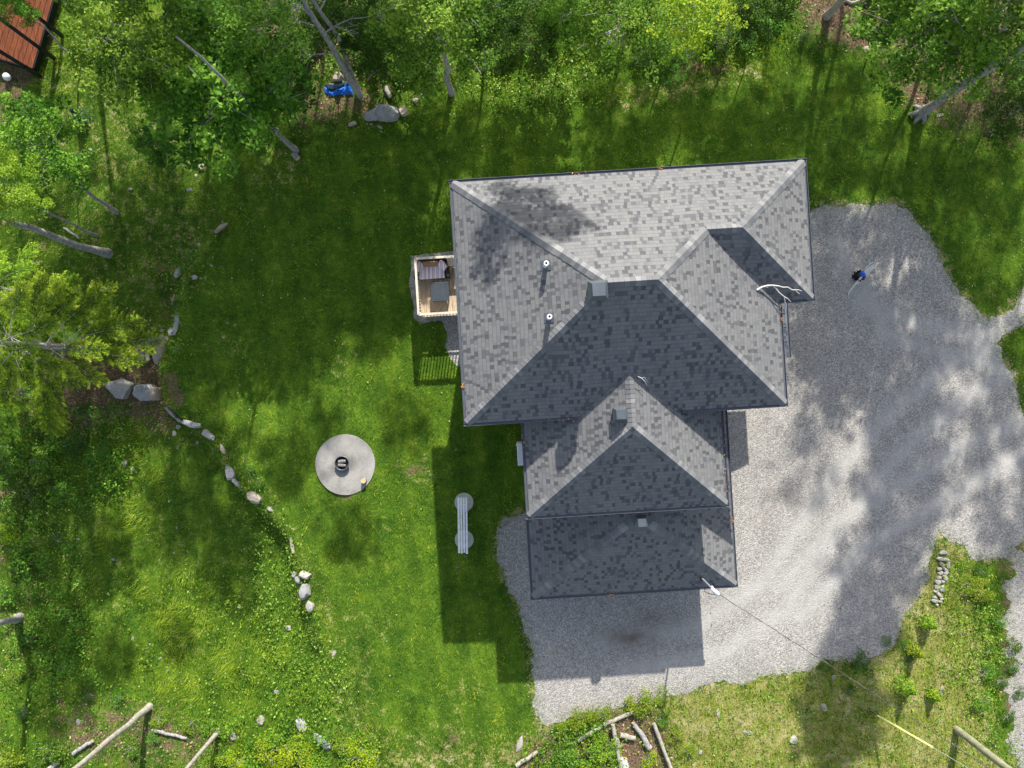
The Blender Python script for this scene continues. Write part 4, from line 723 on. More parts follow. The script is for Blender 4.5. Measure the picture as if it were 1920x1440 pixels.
wl = [(322, 772, 30, 7, 52, 'rock', 'thin sliver of wall stone running south east from the huge boulders'), (338, 787, 20, 6, 35, 'rock', 'second thin wall stone south east of the huge boulders'), (361, 795, 36, 11, 12, 'rock', 'long blue grey wall stone, first broad one past the boulders'), (393, 815, 30, 12, 38, 'rock', 'long blue grey wall stone south east of the first broad one'), (417, 841, 9, 24, -22, 'rocktan', 'upright tan wall stone at the bend of the wall'), (434, 884, 19, 32, -8, 'rock', 'large smooth grey wall stone standing alone below the bend'), (447, 906, 24, 8, 45, 'rock', 'narrow grey wall stone touching the large smooth one'), (478, 932, 34, 17, 42, 'rocktan', 'broad brownish wall stone at the south end of the upper wall'), (507, 955, 14, 7, 50, 'rock', 'small wall stone half buried after the broad brownish one'), (548, 1022, 7, 32, -8, 'rocktan', 'thin upright tan wall stone beside the ground cover'), (553, 1076, 12, 12, 0, 'rockpale', 'cream wall stone topping the lower group of stones'), (573, 1078, 22, 14, 20, 'rockpale', 'pale broken wall stone beside the cream one'), (560, 1088, 14, 14, 0, 'rock', 'small grey stone below the cream wall stone'), (573, 1107, 22, 28, -15, 'rock', 'rounded grey wall stone in the lower group'), (568, 1119, 14, 12, 0, 'rock', 'grey stone tucked under the rounded grey wall stone'), (581, 1137, 18, 18, 30, 'rockpale', 'pale tan stone, lowest of the lower wall group'),
      (330, 612, 10, 34, 14, 'rock', 'long narrow wall stone north of the firewood'), (333, 600, 9, 18, -8, 'rock', 'grey wall stone just above the long narrow one'), (322, 622, 14, 16, 0, 'rock', 'squat grey wall stone just above the tan stone'), (305, 621, 10, 8, 0, 'rockpale', 'small pale stone left of the squat wall stone'), (326, 563, 8, 22, 8, 'rocktan', 'thin leaning stone of the upper wall in the weeds'), (334, 511, 12, 22, 22, 'rock', 'pale grey triangular stone high on the wall line'), (416, 428, 30, 7, -38, 'rocktan', 'thin tan slab at the north end of the wall line')]
for i, (a, b, c_, d_, r_, t_, lb) in enumerate(wl): rock(a, b, c_, d_, r_, None if c_ < 20 else .3, t_, i + 40, lb, WG, name='wall_stone', cat='stone', square=.6)
sr = [(365, 520, 15, 11, 0, 'rockpale', 'pale rounded rock on the lawn edge, the largest of four'), (376, 522, 7, 5, 0, 'rockpale', 'small pale rock touching the rounded rock at the lawn edge'), (396, 498, 9, 5, 10, 'rockpale', 'flat pale rock in grass north east of the rounded rock'), (381, 499, 5, 7, 0, 'rocktan', 'small tan rock in grass beside the flat pale rock'), (360, 538, 6, 6, 0, 'rock', 'small grey rock in grass south of the rounded rock'), (373, 458, 9, 8, 0, 'rock', 'grey rock above the weeds on the wall line'), (357, 471, 11, 6, 0, 'rock', 'grey flat rock left of the weeds on the wall line'), (399, 483, 5, 4, 0, 'rockpale', 'tiny pale rock above the flat pale rock'), (417, 416, 5, 6, 0, 'rockpale', 'tiny pale rock at the upper end of the tan slab'),
      (379, 314, 16, 15, 15, 'rocktan', 'tan squared paver lying in shade in the upper left grass'), (367, 329, 8, 7, 20, 'rocktan', 'small yellow tan stone below the squared paver'), (366, 301, 6, 4, 0, 'rockpale', 'tiny white stone left above the squared paver'), (389, 298, 6, 5, 0, 'rockpale', 'tiny white stone right above the squared paver'), (156, 355, 12, 10, 0, 'rock', 'grey stone on the shaded grass at the far left'), (245, 355, 10, 8, 0, 'rockpale', 'pale stone on shaded grass south of the dark bush'), (355, 356, 13, 8, 0, 'rock', 'small heap of grey stone right of the pale stone'), (281, 447, 7, 10, 15, 'rocktan', 'pointed tan stone on the shaded grass'), (170, 280, 8, 6, 0, 'rock', 'small grey stone among the upper left bushes'),
      (327, 812, 11, 13, 0, 'rockpale', 'cream stone in shade just below the wall'), (335, 800, 13, 10, 0, 'rocktan', 'brown stone just above the cream stone'), (333, 838, 6, 10, 0, 'rockpale', 'narrow cream stone in shade lower below the wall'), (370, 830, 7, 9, 0, 'rock', 'grey stone in shade below the wall bend'), (234, 869, 12, 17, 15, 'rockpale', 'cream stone in the sunny stripe of the lower left grass'), (249, 880, 12, 8, -25, 'rockpale', 'cream stone right of the sunny stripe stone'), (331, 989, 5, 7, 0, 'rockpale', 'small pale stone in rough grass centre left'), (146, 1011, 8, 5, 25, 'rock', 'small grey stone in rough grass on the left'), (212, 1049, 9, 6, 30, 'rock', 'small grey stone south east of the other grey one'), (317, 940, 5, 6, 0, 'rockpale', 'tiny pale stone amid the yellow green weeds'), (326, 1037, 6, 5, 0, 'rockpale', 'tiny pale stone beside the sunny weeds'),
      (541, 1177, 14, 13, 0, 'rockpale', 'white rounded stone in the ground cover'), (589, 1204, 6, 8, 0, 'rockpale', 'small white stone in the ground cover'), (488, 1351, 20, 24, 0, 'rockpale', 'large cream stone at the edge of the bright bushes'), (438, 1381, 14, 18, -10, 'rockpale', 'tan pale stone next to the standing pale trunk'), (566, 1358, 22, 34, -30, 'rock', 'dark grey stone half covered by ground cover'), (606, 1392, 52, 18, 40, 'rock', 'long grey stone slab between two bright bushes'), (518, 1297, 12, 10, 0, 'rock', 'grey stone showing through the ground cover'), (638, 1294, 8, 5, 0, 'rock', 'small grey stone at the lawn side of the ground cover'), (627, 1225, 9, 16, 30, 'rockpale', 'pale sandy stone at the lawn side of the ground cover'),
      (249, 1198, 7, 12, -15, 'rockpale', 'pinkish stone in the long yellow grass'), (343, 1210, 9, 9, 0, 'rockpale', 'round pinkish stone in the long yellow grass'), (300, 1235, 10, 5, -10, 'rockpale', 'flat pinkish stone in the long yellow grass'), (315, 1258, 6, 6, 0, 'rock', 'round grey stone in the long yellow grass'), (450, 1138, 11, 8, 0, 'rocktan', 'tan stone in shade right of the long grass'), (281, 1208, 5, 5, 0, 'rockpale', 'tiny white stone in the long yellow grass'), (202, 1114, 6, 5, 0, 'rockpale', 'tiny pale stone on the bare patch'), (147, 1353, 10, 14, 0, 'rock', 'grey stone among dead leaves beside the long pale trunk'),
      (1763, 216, 17, 8, -14, 'rockpale', 'white stone at the foot of the big leaning trunk'), (1731, 231, 7, 7, 0, 'rocktan', 'tan stone tucked under the big leaning trunk'), (1627, 92, 19, 12, 0, 'rocktan', 'flat tan stone in the leaf litter at the top right'), (1647, 82, 9, 11, 30, 'rock', 'grey stone beside the flat tan stone at the top right'), (1846, 172, 18, 9, -35, 'rock', 'grey stone in leaf litter right of the big trunk'), (1098, 141, 8, 11, 0, 'rocktan', 'grey tan stone in the ground cover above the lawn'),
      (1544, 1325, 13, 20, -18, 'rockpale', 'pale wedge shaped stone in the dry grass'), (1563, 1270, 9, 14, 10, 'rockpale', 'pale upright stone near the cable in the dry grass'), (1487, 1386, 18, 18, 0, 'rockpale', 'pale crumbled stone in the dry grass near the bottom'), (1313, 1411, 11, 12, 0, 'rockpale', 'white stone near the bottom edge right of the log frame'), (1402, 1373, 26, 10, 10, 'rockpale', 'long pale flat stone in the dry grass'), (1765, 1294, 9, 22, 8, 'rockpale', 'pale upright stone in the weeds by the gravel lane'), (1346, 1336, 10, 22, -10, 'rocktan', 'pale tan stone in the dry grass above the white one'), (975, 1395, 14, 40, 15, 'rockpale', 'pale long stone at the left end of the vine bank'), (1140, 62, 14, 12, 0, 'rock', 'grey stone between the northern bushes'), (960 + 182, 78, 9, 12, 0, 'rock', 'grey stone just below the one between the bushes')]
for i, (a, b, c_, d_, r_, t_, lb) in enumerate(sr): rock(a, b, c_ * .86, d_ * .86, r_, min(c_, d_) * PX * .34, t_, i + 90, lb, z=-.02)
pile = [(1768, 1036, 18, 9, 0), (1762, 1047, 16, 8, 5), (1773, 1049, 12, 9, 0), (1765, 1058, 12, 7, 50), (1777, 1058, 7, 15, 10), (1760, 1066, 10, 8, 0), (1770, 1066, 14, 6, 40), (1762, 1074, 11, 8, 0), (1773, 1074, 11, 10, 0), (1760, 1082, 9, 8, 0), (1771, 1084, 13, 9, 20), (1757, 1091, 12, 11, 0), (1767, 1090, 8, 7, 0), (1757, 1100, 13, 10, 0), (1766, 1101, 9, 9, 0), (1754, 1108, 9, 9, 30), (1764, 1106, 10, 7, 0), (1760, 1115, 14, 8, 40), (1751, 1119, 8, 7, 0), (1764, 1122, 8, 6, 0), (1750, 1126, 13, 8, 15), (1761, 1127, 8, 5, 0), (1755, 1133, 7, 4, 0), (1769, 1079, 8, 7, 0)]
for i, (a, b, c_, d_, r_) in enumerate(pile): rock(a, b, c_, d_, r_, .12, 'rockpale' if i % 4 else 'rock', i + 300, 'white stone stacked in the narrow heap beside the driveway', 'white stones heaped in a line beside the driveway', name='heap_stone', cat='stone', square=.5, sub=2)

# ------------------------------------------------------------------ logs and timbers
def log(p0, p1, r, label, m='bark', group=None, name='log', cat='log', cut=True, h0=None, h1=None, n=7, seed=0, bend=.03, r1=None):
    a = G(*p0) + Vector((0, 0, r if h0 is None else h0)); b = G(*p1) + Vector((0, 0, r if h1 is None else h1)); rn = random.Random(seed + int(p0[0])); d = b - a
    pts = [a.lerp(b, i / n) + Vector((rn.uniform(-1, 1), rn.uniform(-1, 1), 0)) * bend * (0 < i < n) for i in range(n + 1)]; mb = MB(); r1 = r1 or r * .85
    mb.tube(pts, [r + (r1 - r) * i / n for i in range(n + 1)], 10, True, .10, seed); t = thing(name, label, cat, Vector((a.x, a.y, a.z - r)), group); mb.build('bark', M[m], t, recalc=False)
    if cut:
        for e, q, rr in ((a, -d.normalized(), r), (b, d.normalized(), r1)): mb = MB(); mb.tube([e, e + q * .006], rr * .88, 12); mb.build('cut_face', M['cutwood'], t)
    return t
FG = 'timbers framing the mulch bed at the bottom edge'
log((1084, 1387), (1128, 1360), .085, 'grey weathered edging log, left half, along the vine bank', 'barkpale', FG, cut=False, bend=.01); log((1131, 1357), (1198, 1329), .085, 'grey weathered edging log, right half, along the vine bank', 'barkpale', FG, cut=False, bend=.01)
log((1147, 1352), (1165, 1452), .085, 'pale long timber forming the left side of the mulch bed', 'barkpale', FG, cut=False, h0=.3, h1=.3, bend=.008); log((1158, 1384), (1170, 1452), .06, 'pale timber lying tight against the left long timber', 'barkpale', FG, cut=False, bend=.008)
log((1186, 1352), (1217, 1400), .085, 'thick brown log lying diagonally across the mulch bed', 'bark', FG, r1=.13, h0=.12, h1=.12); log((1224, 1352), (1262, 1452), .08, 'pale straight timber forming the right side of the mulch bed', 'barkpale', FG, cut=False, h0=.2, h1=.25, bend=.008)
log((1162, 1376), (1190, 1382), .11, 'short pale log chunk lying inside the mulch bed', 'barkpale', FG, n=3); log((1168, 1419), (1173, 1450), .16, 'thick white log in the mulch bed at the bottom edge', 'birch', FG); log((1148, 1390), (1152, 1410), .12, 'short stubby log outside the left timber', 'barkpale', FG, n=3)
log((968, 1434), (1008, 1407), .085, 'pale crooked log at the left end of the vine bank', 'barkpale', None, cut=False); log((140, 1411), (176, 1387), .09, 'grey log lying parallel to the long pale trunk', 'bark'); log((286, 1368), (352, 1383), .07, 'thin half buried log in the leaf litter at bottom left', 'bark', cut=False); log((92, 1442), (112, 1428), .1, 'grey log end at the bottom left edge', 'bark')
log((1345, 29), (1404, 5), .06, 'thin white birch log lying in the grass at the top', 'birch', cut=False); log((724, 165), (733, 184), .1, 'short pale log chunk east of the blue tarp', 'barkpale', n=3); log((121, 428), (150, 448), .05, 'short dead stick lying below the leaning left trunk', 'bark', cut=False); log((552, 290), (560, 300), .13, 'low grey stump at the foot of the leaning trunk', 'bark', name='stump', cat='stump', n=2)
log((1584, 2), (1646, 14), .06, 'dead branch lying in litter at the top right edge', 'bark', cut=False, bend=.1)
# firewood heap
WP = 'short cut logs of the firewood heap'
fw = [((254, 640), (256, 656), .10), ((262, 640), (263, 655), .10), ((270, 638), (271, 652), .11), ((278, 640), (283, 654), .09), ((285, 642), (287, 656), .08), ((270, 658), (271, 674), .12), ((279, 659), (281, 676), .11), ((262, 660), (260, 672), .09)]
for i, (a, b, r) in enumerate(fw): log(a, b, r, 'short grey barked log in the firewood heap by the tan stone', 'bark' if i % 2 else 'barkpale', WP, n=3, seed=i, h0=.15 + .05 * (i % 3), h1=.15)
for i, (px, py, r) in enumerate(((263, 654, .13), (269, 650, .11), (261, 661, .07))):
    c = G(px, py) + Vector((0, 0, .05)); t = thing('split_log', ('upright log with bright orange cut end, largest in the firewood heap', 'upright log with bright cut end, right of the largest in the heap', 'small cut piece below the largest bright log end')[i], 'log', c); mb = MB(); mb.cyl(c, r, .30, 14); mb.build('bark', M['bark'], t); mb = MB(); mb.cyl(c + Vector((0, 0, .3)), r * .93, .006, 14); mb.build('cut_face', M['cutwood'], t)

# ------------------------------------------------------------------ trees whose trunks show
def up(px, py, qx, qy):                       # height at which a vertical trunk based at p shows at pixel q
    b = math.hypot(px - 960, py - 720); t = math.hypot(qx - 960, qy - 720); return HC * (1 - b / t)
def pole_tree(name, label, pts, rad, bark='bark', group=None, seed=0, twigs=0, crown_at=None):
    """pts: (px,py,height) along the stem, first one on the ground"""
    b = G(pts[0][0], pts[0][1]); t = thing(name, label, 'tree', b, group); W = [b - Vector((0, 0, .2)), b + Vector((0, 0, .25))] + [P(a, c, h) for a, c, h in pts[1:]]
    fine = []
    for i in range(len(W) - 1):
        m = max(1, int((W[i + 1] - W[i]).length / .8)); fine += [W[i].lerp(W[i + 1], k / m) for k in range(m)]
    fine.append(W[-1]); rn = random.Random(seed); fine = [p + Vector((rn.uniform(-.03, .03), rn.uniform(-.03, .03), 0)) * (i > 1) for i, p in enumerate(fine)]; n = len(fine)
    rr = [rad * (1.45, 1.12)[i] if i < 2 else rad * (1 - .5 * i / n) for i in range(n)]; mb = MB(); mb.tube(fine, rr, 12, True, .14, seed); mb.build('trunk', M[bark], t, recalc=False)
    return t, fine
# big trunk at the right
bt, f = pole_tree('tree', 'big furrowed grey trunk rising from the litter toward the top right corner', [(1722, 215, 0), (1752, 195, 1.3), (1850, 130, 4.4), (1925, 82, 6.6), (2040, 5, 9)], .175, seed=3)
mb = MB()
for a in range(6): q = a * 1.05; b0_ = Vector(bt.location); mb.tube([b0_ + Vector((0, 0, .45)), b0_ + Vector((math.cos(q) * .35, math.sin(q) * .35, .12)), b0_ + Vector((math.cos(q) * .42, math.sin(q) * .42, -.05))], [.11, .07, .02], 7, True, .2, a)
mb.build('root', M['bark'], bt, recalc=False)
pole_tree('tree', 'smooth pale grey trunk leaving the frame at the top right', [(1550, 30, 0), (1568, 12, 1.0), (1600, -25, 2.6), (1700, -120, 6)], .15, 'barkpale', seed=5)
# twin stems with bare branches
tw = thing('bare_tree', 'twin stemmed grey tree with bare dead branches above the blue tarp', 'tree', G(675, 178))
for k, (pl, r) in enumerate((([(676, 180, 0), (655, 148, 1.2), (632, 105, 2.7), (617, 78, 3.5), (590, 38, 4.6), (570, 5, 5.4), (545, -40, 6.5), (520, -90, 7.6)], .13), ([(673, 172, 0), (652, 122, 1.6), (640, 80, 2.8), (625, 55, 3.6), (602, 25, 4.5), (585, -2, 5.2), (565, -50, 6.3)], .105))):
    W = [P(a, b, h) for a, b, h in pl]; W[0].z -= .2; mb = MB(); ff = []
    for i in range(len(W) - 1): ff += [W[i].lerp(W[i + 1], j / 3) for j in range(3)]
    ff.append(W[-1]); mb.tube(ff, [r * (1.25 if i == 0 else 1 - .55 * i / len(ff)) for i in range(len(ff))], 10, True, .14, k); mb.build('trunk', M['bark'], tw, recalc=False)
rn = random.Random(8)
def twigs(parent, start, dirv, L, r, depth, mb, rn):
    p = Vector(start); d = Vector(dirv).normalized(); pts = [p]; n = 5
    for i in range(n): d = (d + Vector((rn.gauss(0, .16), rn.gauss(0, .16), rn.gauss(0, .12)))).normalized(); p = p + d * L / n; pts.append(p)
    mb.tube(pts, [max(.006, r * (1 - .75 * i / n)) for i in range(n + 1)], 5, False)
    if depth:
        for k in range(4): i = rn.randint(1, n); twigs(parent, pts[i], d + Vector((rn.gauss(0, .8), rn.gauss(0, .8), rn.gauss(0, .4))), L * .55, r * .5, depth - 1, mb, rn)
mb = MB()
for (px, py, h), d in (((590, 38, 4.6), (-1, .3, .2)), ((602, 50, 4.1), (-1, .1, .1)), ((612, 60, 3.9), (.8, .6, .1)), ((560, -10, 5.8), (-1, -.1, .1)), ((580, 20, 5.0), (-1, .0, .3)), ((570, 0, 5.4), (-.9, -.4, .2)), ((628, 100, 2.9), (-1, -.3, .0)), ((560, -20, 6), (-1, -.6, 0)), ((545, -30, 6.4), (-.9, -.5, .1)), ((600, 20, 4.6), (.4, .9, .2))): twigs(tw, P(px, py, h), d, 1.7, .03, 2, mb, rn)
mb.build('bare_branches', M['dead'], tw, recalc=False)
# trunks on the west slope and bottom left
t1, f1 = pole_tree('tree', 'thick grey trunk rising from shaded grass to the left edge, cut top', [(203, 475, 0), (150, 462, 1.6), (100, 443, 2.7), (60, 425, 3.9), (8, 418, 5.2)], .17, seed=7)
mb = MB(); mb.tube([f1[-1], f1[-1] + (f1[-1] - f1[-2]).normalized() * .02], .085, 12); mb.build('cut_face', M['cutwood'], t1)
pole_tree('tree', 'pale bare trunk slanting from the leaf litter to the bottom left corner', [(280, 1325, 0), (80, 1490, 6.6)], .13, 'barkpale', seed=9)
pole_tree('tree', 'shorter pale bare trunk slanting to the bottom edge beside bright bushes', [(411, 1370, 0), (300, 1500, 5)], .095, 'barkpale', seed=11)
pole_tree('tree', 'stub of grey trunk entering at the left edge in lower shade', [(38, 1157, 0), (20, 1162, .8), (-15, 1170, 2), (-80, 1190, 4)], .17, 'bark', seed=13)
# deciduous trees
def T_(name, label, base, cpx, h, R_, mat, **k): return tree(name, label, G(*base), P(cpx[0], cpx[1], h), R_, mat, **k)
t = T_('tree', 'large leafy tree with a leaning trunk ending at the shaded lawn corner', (556, 282), (385, 150), 5.2, 3.1, 'leafmid', kind='flat', seed=1, tr=.105, trunk_top=P(335, 70, 9.8), nb=30, per=400, Hh=1.3)
T_('tree', 'leafy tree left of the largest one, beside the timber platform', (400, 245), (245, 80), 6.6, 2.2, 'leafmid', seed=2, tr=.09)
T_('tree', 'slender leafy tree with thin pale stems between the two top trees', (575, 195), (478, 45), 6.6, 1.7, 'leafmid', seed=3, tr=.06, sparse=.7)
T_('tree', 'dense leafy tree with a straight grey trunk just west of the ground cover', (848, 176), (822, 55), 5.0, 2.2, 'leafmid', seed=4, tr=.125)
T_('tree', 'dark leafy sapling right of the straight grey trunk', (905, 130), (925, 22), 4.5, 1.5, 'leafdark', seed=2, tr=.06)
T_('tree', 'broad mid green tree at the top centre behind the lime one', (1170, 85), (1165, 35), 4.2, 2.1, 'leafmid', seed=3, tr=.08, nb=24, per=420, sparse=.7)
T_('tree', 'lime yellow young tree overhanging the top edge', (1330, 60), (1290, 32), 6.0, 1.35, 'leaflime2', kind='lime', seed=5, tr=.05, nb=18, per=190, size=.2, cl=.5)
T_('tree', 'small lime yellow sprig tree right of the larger lime one', (1365, 70), (1362, 20), 5.4, .7, 'leaflime2', kind='lime2', seed=6, tr=.03, nb=10, per=100, size=.3, cl=.5)
T_('tree', 'broad leafed maple in the top right corner, left crown', (1735, 115), (1748, 55), 6.0, 2.2, 'leafmid', kind='maple', seed=7, tr=.08, nb=22, per=330, size=.18, cl=.5)
T_('tree', 'broad leafed maple filling the top right corner', (1880, 60), (1880, 15), 7.0, 2.1, 'leafmid', kind='maple', seed=8, tr=.1, nb=22, per=330, size=.18, cl=.5)
T_('tree', 'lower maple on the right edge below the big trunk', (1850, 210), (1895, 215), 3.6, 1.15, 'leafdark', kind='maple', seed=7, tr=.05, nb=22, per=330, size=.18, cl=.5, sparse=.8)
T_('tree', 'leafy tree at the left edge above the cut grey trunk', (220, 400), (68, 275), 5.5, 1.9, 'leafmid', seed=4, tr=.08)
T_('tree', 'pale leafed tree touching the left edge, second from the platform', (180, 440), (2, 350), 8.0, 1.25, 'leafbright', seed=2, tr=.06)
T_('sapling', 'low dark green bush tree on the upper left slope', (305, 290), (296, 272), 1.6, .95, 'leafdark', seed=3, tr=.04)
T_('tree', 'leafy branches right of the small spruce tops', (520, 240), (470, 225), 3.6, 1.25, 'leafmid', seed=1, tr=.05)
T_('tree', 'small leafy tree hanging over the timber platform', (150, 120), (28, -10), 5.2, 1.0, 'leafmid', seed=4, tr=.05)
for i, (px, py, h, r, m, sd) in enumerate(((640, 30, 3.0, 1.5, 'leafdark', 2), (720, 70, 2.2, 1.5, 'leafdark', 3), (985, 70, 2.4, 1.4, 'leafdark', 4), (1060, 20, 2.6, 1.3, 'leafmid', 1), (1420, 10, 3.0, 1.2, 'leafdark', 3), (1240, 125, 1.8, .9, 'leafdark', 2), (150, -20, 4.5, .9, 'leafmid', 1), (540, 140, 2.6, 1.2, 'leafdark', 3), (1660, 15, 4.0, 1.2, 'leafdark', 1))):
    T_('sapling', ('dark leafy sapling behind the bare twin tree', 'dark leafy sapling right of the bare twin tree', 'dark sapling left of the ground cover', 'green sapling at the top edge above the ground cover', 'dark sapling at the top edge right of the birch log', 'low dark sapling hanging over the lawn edge at top', 'green sapling right of the timber platform at the top edge', 'dark sapling between leaning trunk and blue tarp', 'dark sapling beside the pale top right trunk')[i], (px, py + 10), (px, py), h, r, m, seed=sd, tr=.04)

# ------------------------------------------------------------------ hemlocks
def hemlock_mesh(seed, nb=44, Lb=2.9, h0=1.6, h1=7.5, arc=None):
    rg = np.random.default_rng(seed); P_, D_l, N_, R_l, branches = [], [], [], [], []
    for i in range(nb):
        q = (i + .5) / nb; z = h0 + (h1 - h0) * q; a = i * 2.399 + rg.normal(0, .3)
        L = Lb * (1.05 - .55 * q) * rg.uniform(.7, 1.15); d = np.array([math.cos(a), math.sin(a)]); s = np.linspace(0, 1, 9)
        bx = np.stack([d[0] * L * s, d[1] * L * s, z + .25 * L * s - .55 * L * s * s * rg.uniform(.5, 1.1)], 1) + np.cumsum(rg.normal(0, .025, (9, 3)), 0); branches.append(bx)
        ns = int(34 * L / 2.5) + 8; side = np.array([-d[1], d[0], 0])
        for k in range(ns):
            t = .38 + .62 * (k + rg.random()) / ns; p = np.array([np.interp(t, s, bx[:, c]) for c in range(3)]); sg = 1 if k % 2 else -1
            tl = (.10 + .52 * math.sin(math.pi * min(1, (1.03 - t) * 1.35))) * rg.uniform(.6, 1.1) * L / 2.5; td = np.array([d[0], d[1], -.1]) * .75 + side * sg * .85 + rg.normal(0, .12, 3); td /= np.linalg.norm(td)
            if k == ns - 1: td = np.array([d[0], d[1], -.15])
            m = max(8, int(tl * 80)); u = rg.random(m); sd2 = np.cross(td, [0, 0, 1]); sg2 = rg.choice([-1, 1], m)
            off = (.13 * (1 - u) + .02) * rg.random(m); pts = p + td * (u * tl)[:, None] + sd2 * (sg2 * off)[:, None] + np.array([0, 0, 1]) * (rg.normal(0, .018, m) - .10 * u * tl)[:, None]
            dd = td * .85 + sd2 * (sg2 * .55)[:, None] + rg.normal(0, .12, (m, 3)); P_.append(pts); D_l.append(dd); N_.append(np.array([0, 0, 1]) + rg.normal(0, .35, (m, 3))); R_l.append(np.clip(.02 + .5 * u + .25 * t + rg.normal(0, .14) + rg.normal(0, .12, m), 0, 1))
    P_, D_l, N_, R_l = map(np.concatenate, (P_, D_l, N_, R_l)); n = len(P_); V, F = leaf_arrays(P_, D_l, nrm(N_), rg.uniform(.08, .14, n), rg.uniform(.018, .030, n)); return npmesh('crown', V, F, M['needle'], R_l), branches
def hemlock(label, base, seed, **k):
    b = G(*base); t = thing('hemlock', label, 'tree', b); me, br = hemlock_mesh(seed, **k); o = obj('crown', me, t); mb = MB(); h1 = k.get('h1', 7.5)
    mb.tube([b + Vector((0, 0, z)) for z in np.linspace(-.2, h1 + .6, 10)], [.19 * (1 - .8 * i / 9) for i in range(10)], 10, True, .1, seed); mb.build('trunk', M['bark'], t, recalc=False)
    mb = MB()
    for bx in br: mb.tube([b + Vector(p) for p in bx], [max(.004, .024 * (1 - i / 8.5)) for i in range(9)], 5, False)
    mb.build('branches', M['dead'], t, recalc=False); return t
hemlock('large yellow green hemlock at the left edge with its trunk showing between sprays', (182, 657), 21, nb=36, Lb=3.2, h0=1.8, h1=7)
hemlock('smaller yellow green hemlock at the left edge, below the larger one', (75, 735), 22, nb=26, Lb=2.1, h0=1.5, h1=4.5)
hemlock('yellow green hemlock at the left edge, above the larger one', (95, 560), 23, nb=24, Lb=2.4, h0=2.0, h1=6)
def spruce(px, py, s, label, mat='bluespruce'):
    b = G(px, py); t = thing('small_spruce', label, 'spruce', b); rg = np.random.default_rng(int(px)); n = 900; hq = rg.random(n); a = rg.uniform(0, 6.28, n); a = np.round(a / .45) * .45 + rg.normal(0, .07, n); r = s * (1 - hq) * np.sqrt(rg.random(n)); pp = np.stack([np.cos(a) * r, np.sin(a) * r, hq * s * 2.2 + .05 - r * .2], 1); D = np.stack([np.cos(a), np.sin(a), np.full(n, .2)], 1) + rg.normal(0, .3, (n, 3)); V, F = leaf_arrays(pp, D, nrm(np.array([0, 0, 1]) + rg.normal(0, .4, (n, 3))), np.full(n, .11), np.full(n, .035)); obj('crown', npmesh('crown', V, F, M[mat], rg.random(n)), t)
    mb = MB(); mb.tube([b, b + Vector((0, 0, s * 2.1))], [.03, .008], 6); mb.build('trunk', M['bark'], t)
spruce(158, 222, .42, 'small blue green spruce on the rough grass at the upper left'); spruce(62, 228, .5, 'pale blue spruce top among the left bushes', 'bluespruce')
spruce(1691, 1281, .48, 'small dark conifer in the weedy bank near the guy wire', 'needle'); spruce(1733, 1163, .42, 'small conifer at the driveway edge below the white heap', 'needle'); spruce(1708, 1216, .40, 'small conifer between the other two on the weedy bank', 'needle'); spruce(1745, 1300, .3, 'tiny conifer right of the darkest one on the bank', 'needle')

# ------------------------------------------------------------------ shrubs
SH = {}
def shrub_mesh(mat, seed, n=1100, size=.09):
    k = (mat, seed, n, size)
    if k not in SH:
        rg = np.random.default_rng(seed + 50); pts = []; rr = []
        for c in range(15):
            a = rg.uniform(0, 6.28); r = .8 * math.sqrt(rg.random()); q = np.array([math.cos(a) * r, math.sin(a) * r, .95 - .55 * r + rg.uniform(-.25, .15)]); m = n // 15; b = rg.uniform(0, 6.28, m); s = .30 * np.sqrt(rg.random(m)) * rg.uniform(.8, 1.4); pts.append(np.stack([q[0] + np.cos(b) * s, q[1] + np.sin(b) * s, q[2] + rg.normal(0, .07, m) - s * s * .7], 1)); rr.append(np.clip(rg.normal(rg.uniform(.25, .75), .18, m), 0, 1))
        V, F = leafset(rg, np.concatenate(pts), 0, size, .5); SH[k] = npmesh('foliage', V, F, M[mat], np.concatenate(rr))
        mb = MB(); rn = random.Random(seed)
        for j in range(9): a = rn.uniform(0, 6.28); r = rn.uniform(.3, .8); mb.tube([(0, 0, -.1), (math.cos(a) * r * .4, math.sin(a) * r * .4, .45), (math.cos(a) * r, math.sin(a) * r, .85 - .3 * r)], [.03, .02, .008], 5, False)
        me = bpy.data.meshes.new('stems'); me.from_pydata(mb.v, [], mb.f); me.materials.append(M['bark']); me.update(); SH[(k, 's')] = me
    return SH[k], SH[(k, 's')]
def shrub(px, py, r, mat, label, group=None, ht=.9, seed=0, size=.09, n=1100):
    b = G(px, py); t = thing('shrub', label, 'shrub', b, group, random.Random(px * 3 + py).uniform(0, 6.28)); f, s = shrub_mesh(mat, seed % 4, n, size / max(r, .3) * .6 if False else size); o = obj('foliage', f, t); o.scale = (r, r, ht * r if ht * r > .25 else .25); s_ = obj('stems', s, t); s_.scale = o.scale; return t
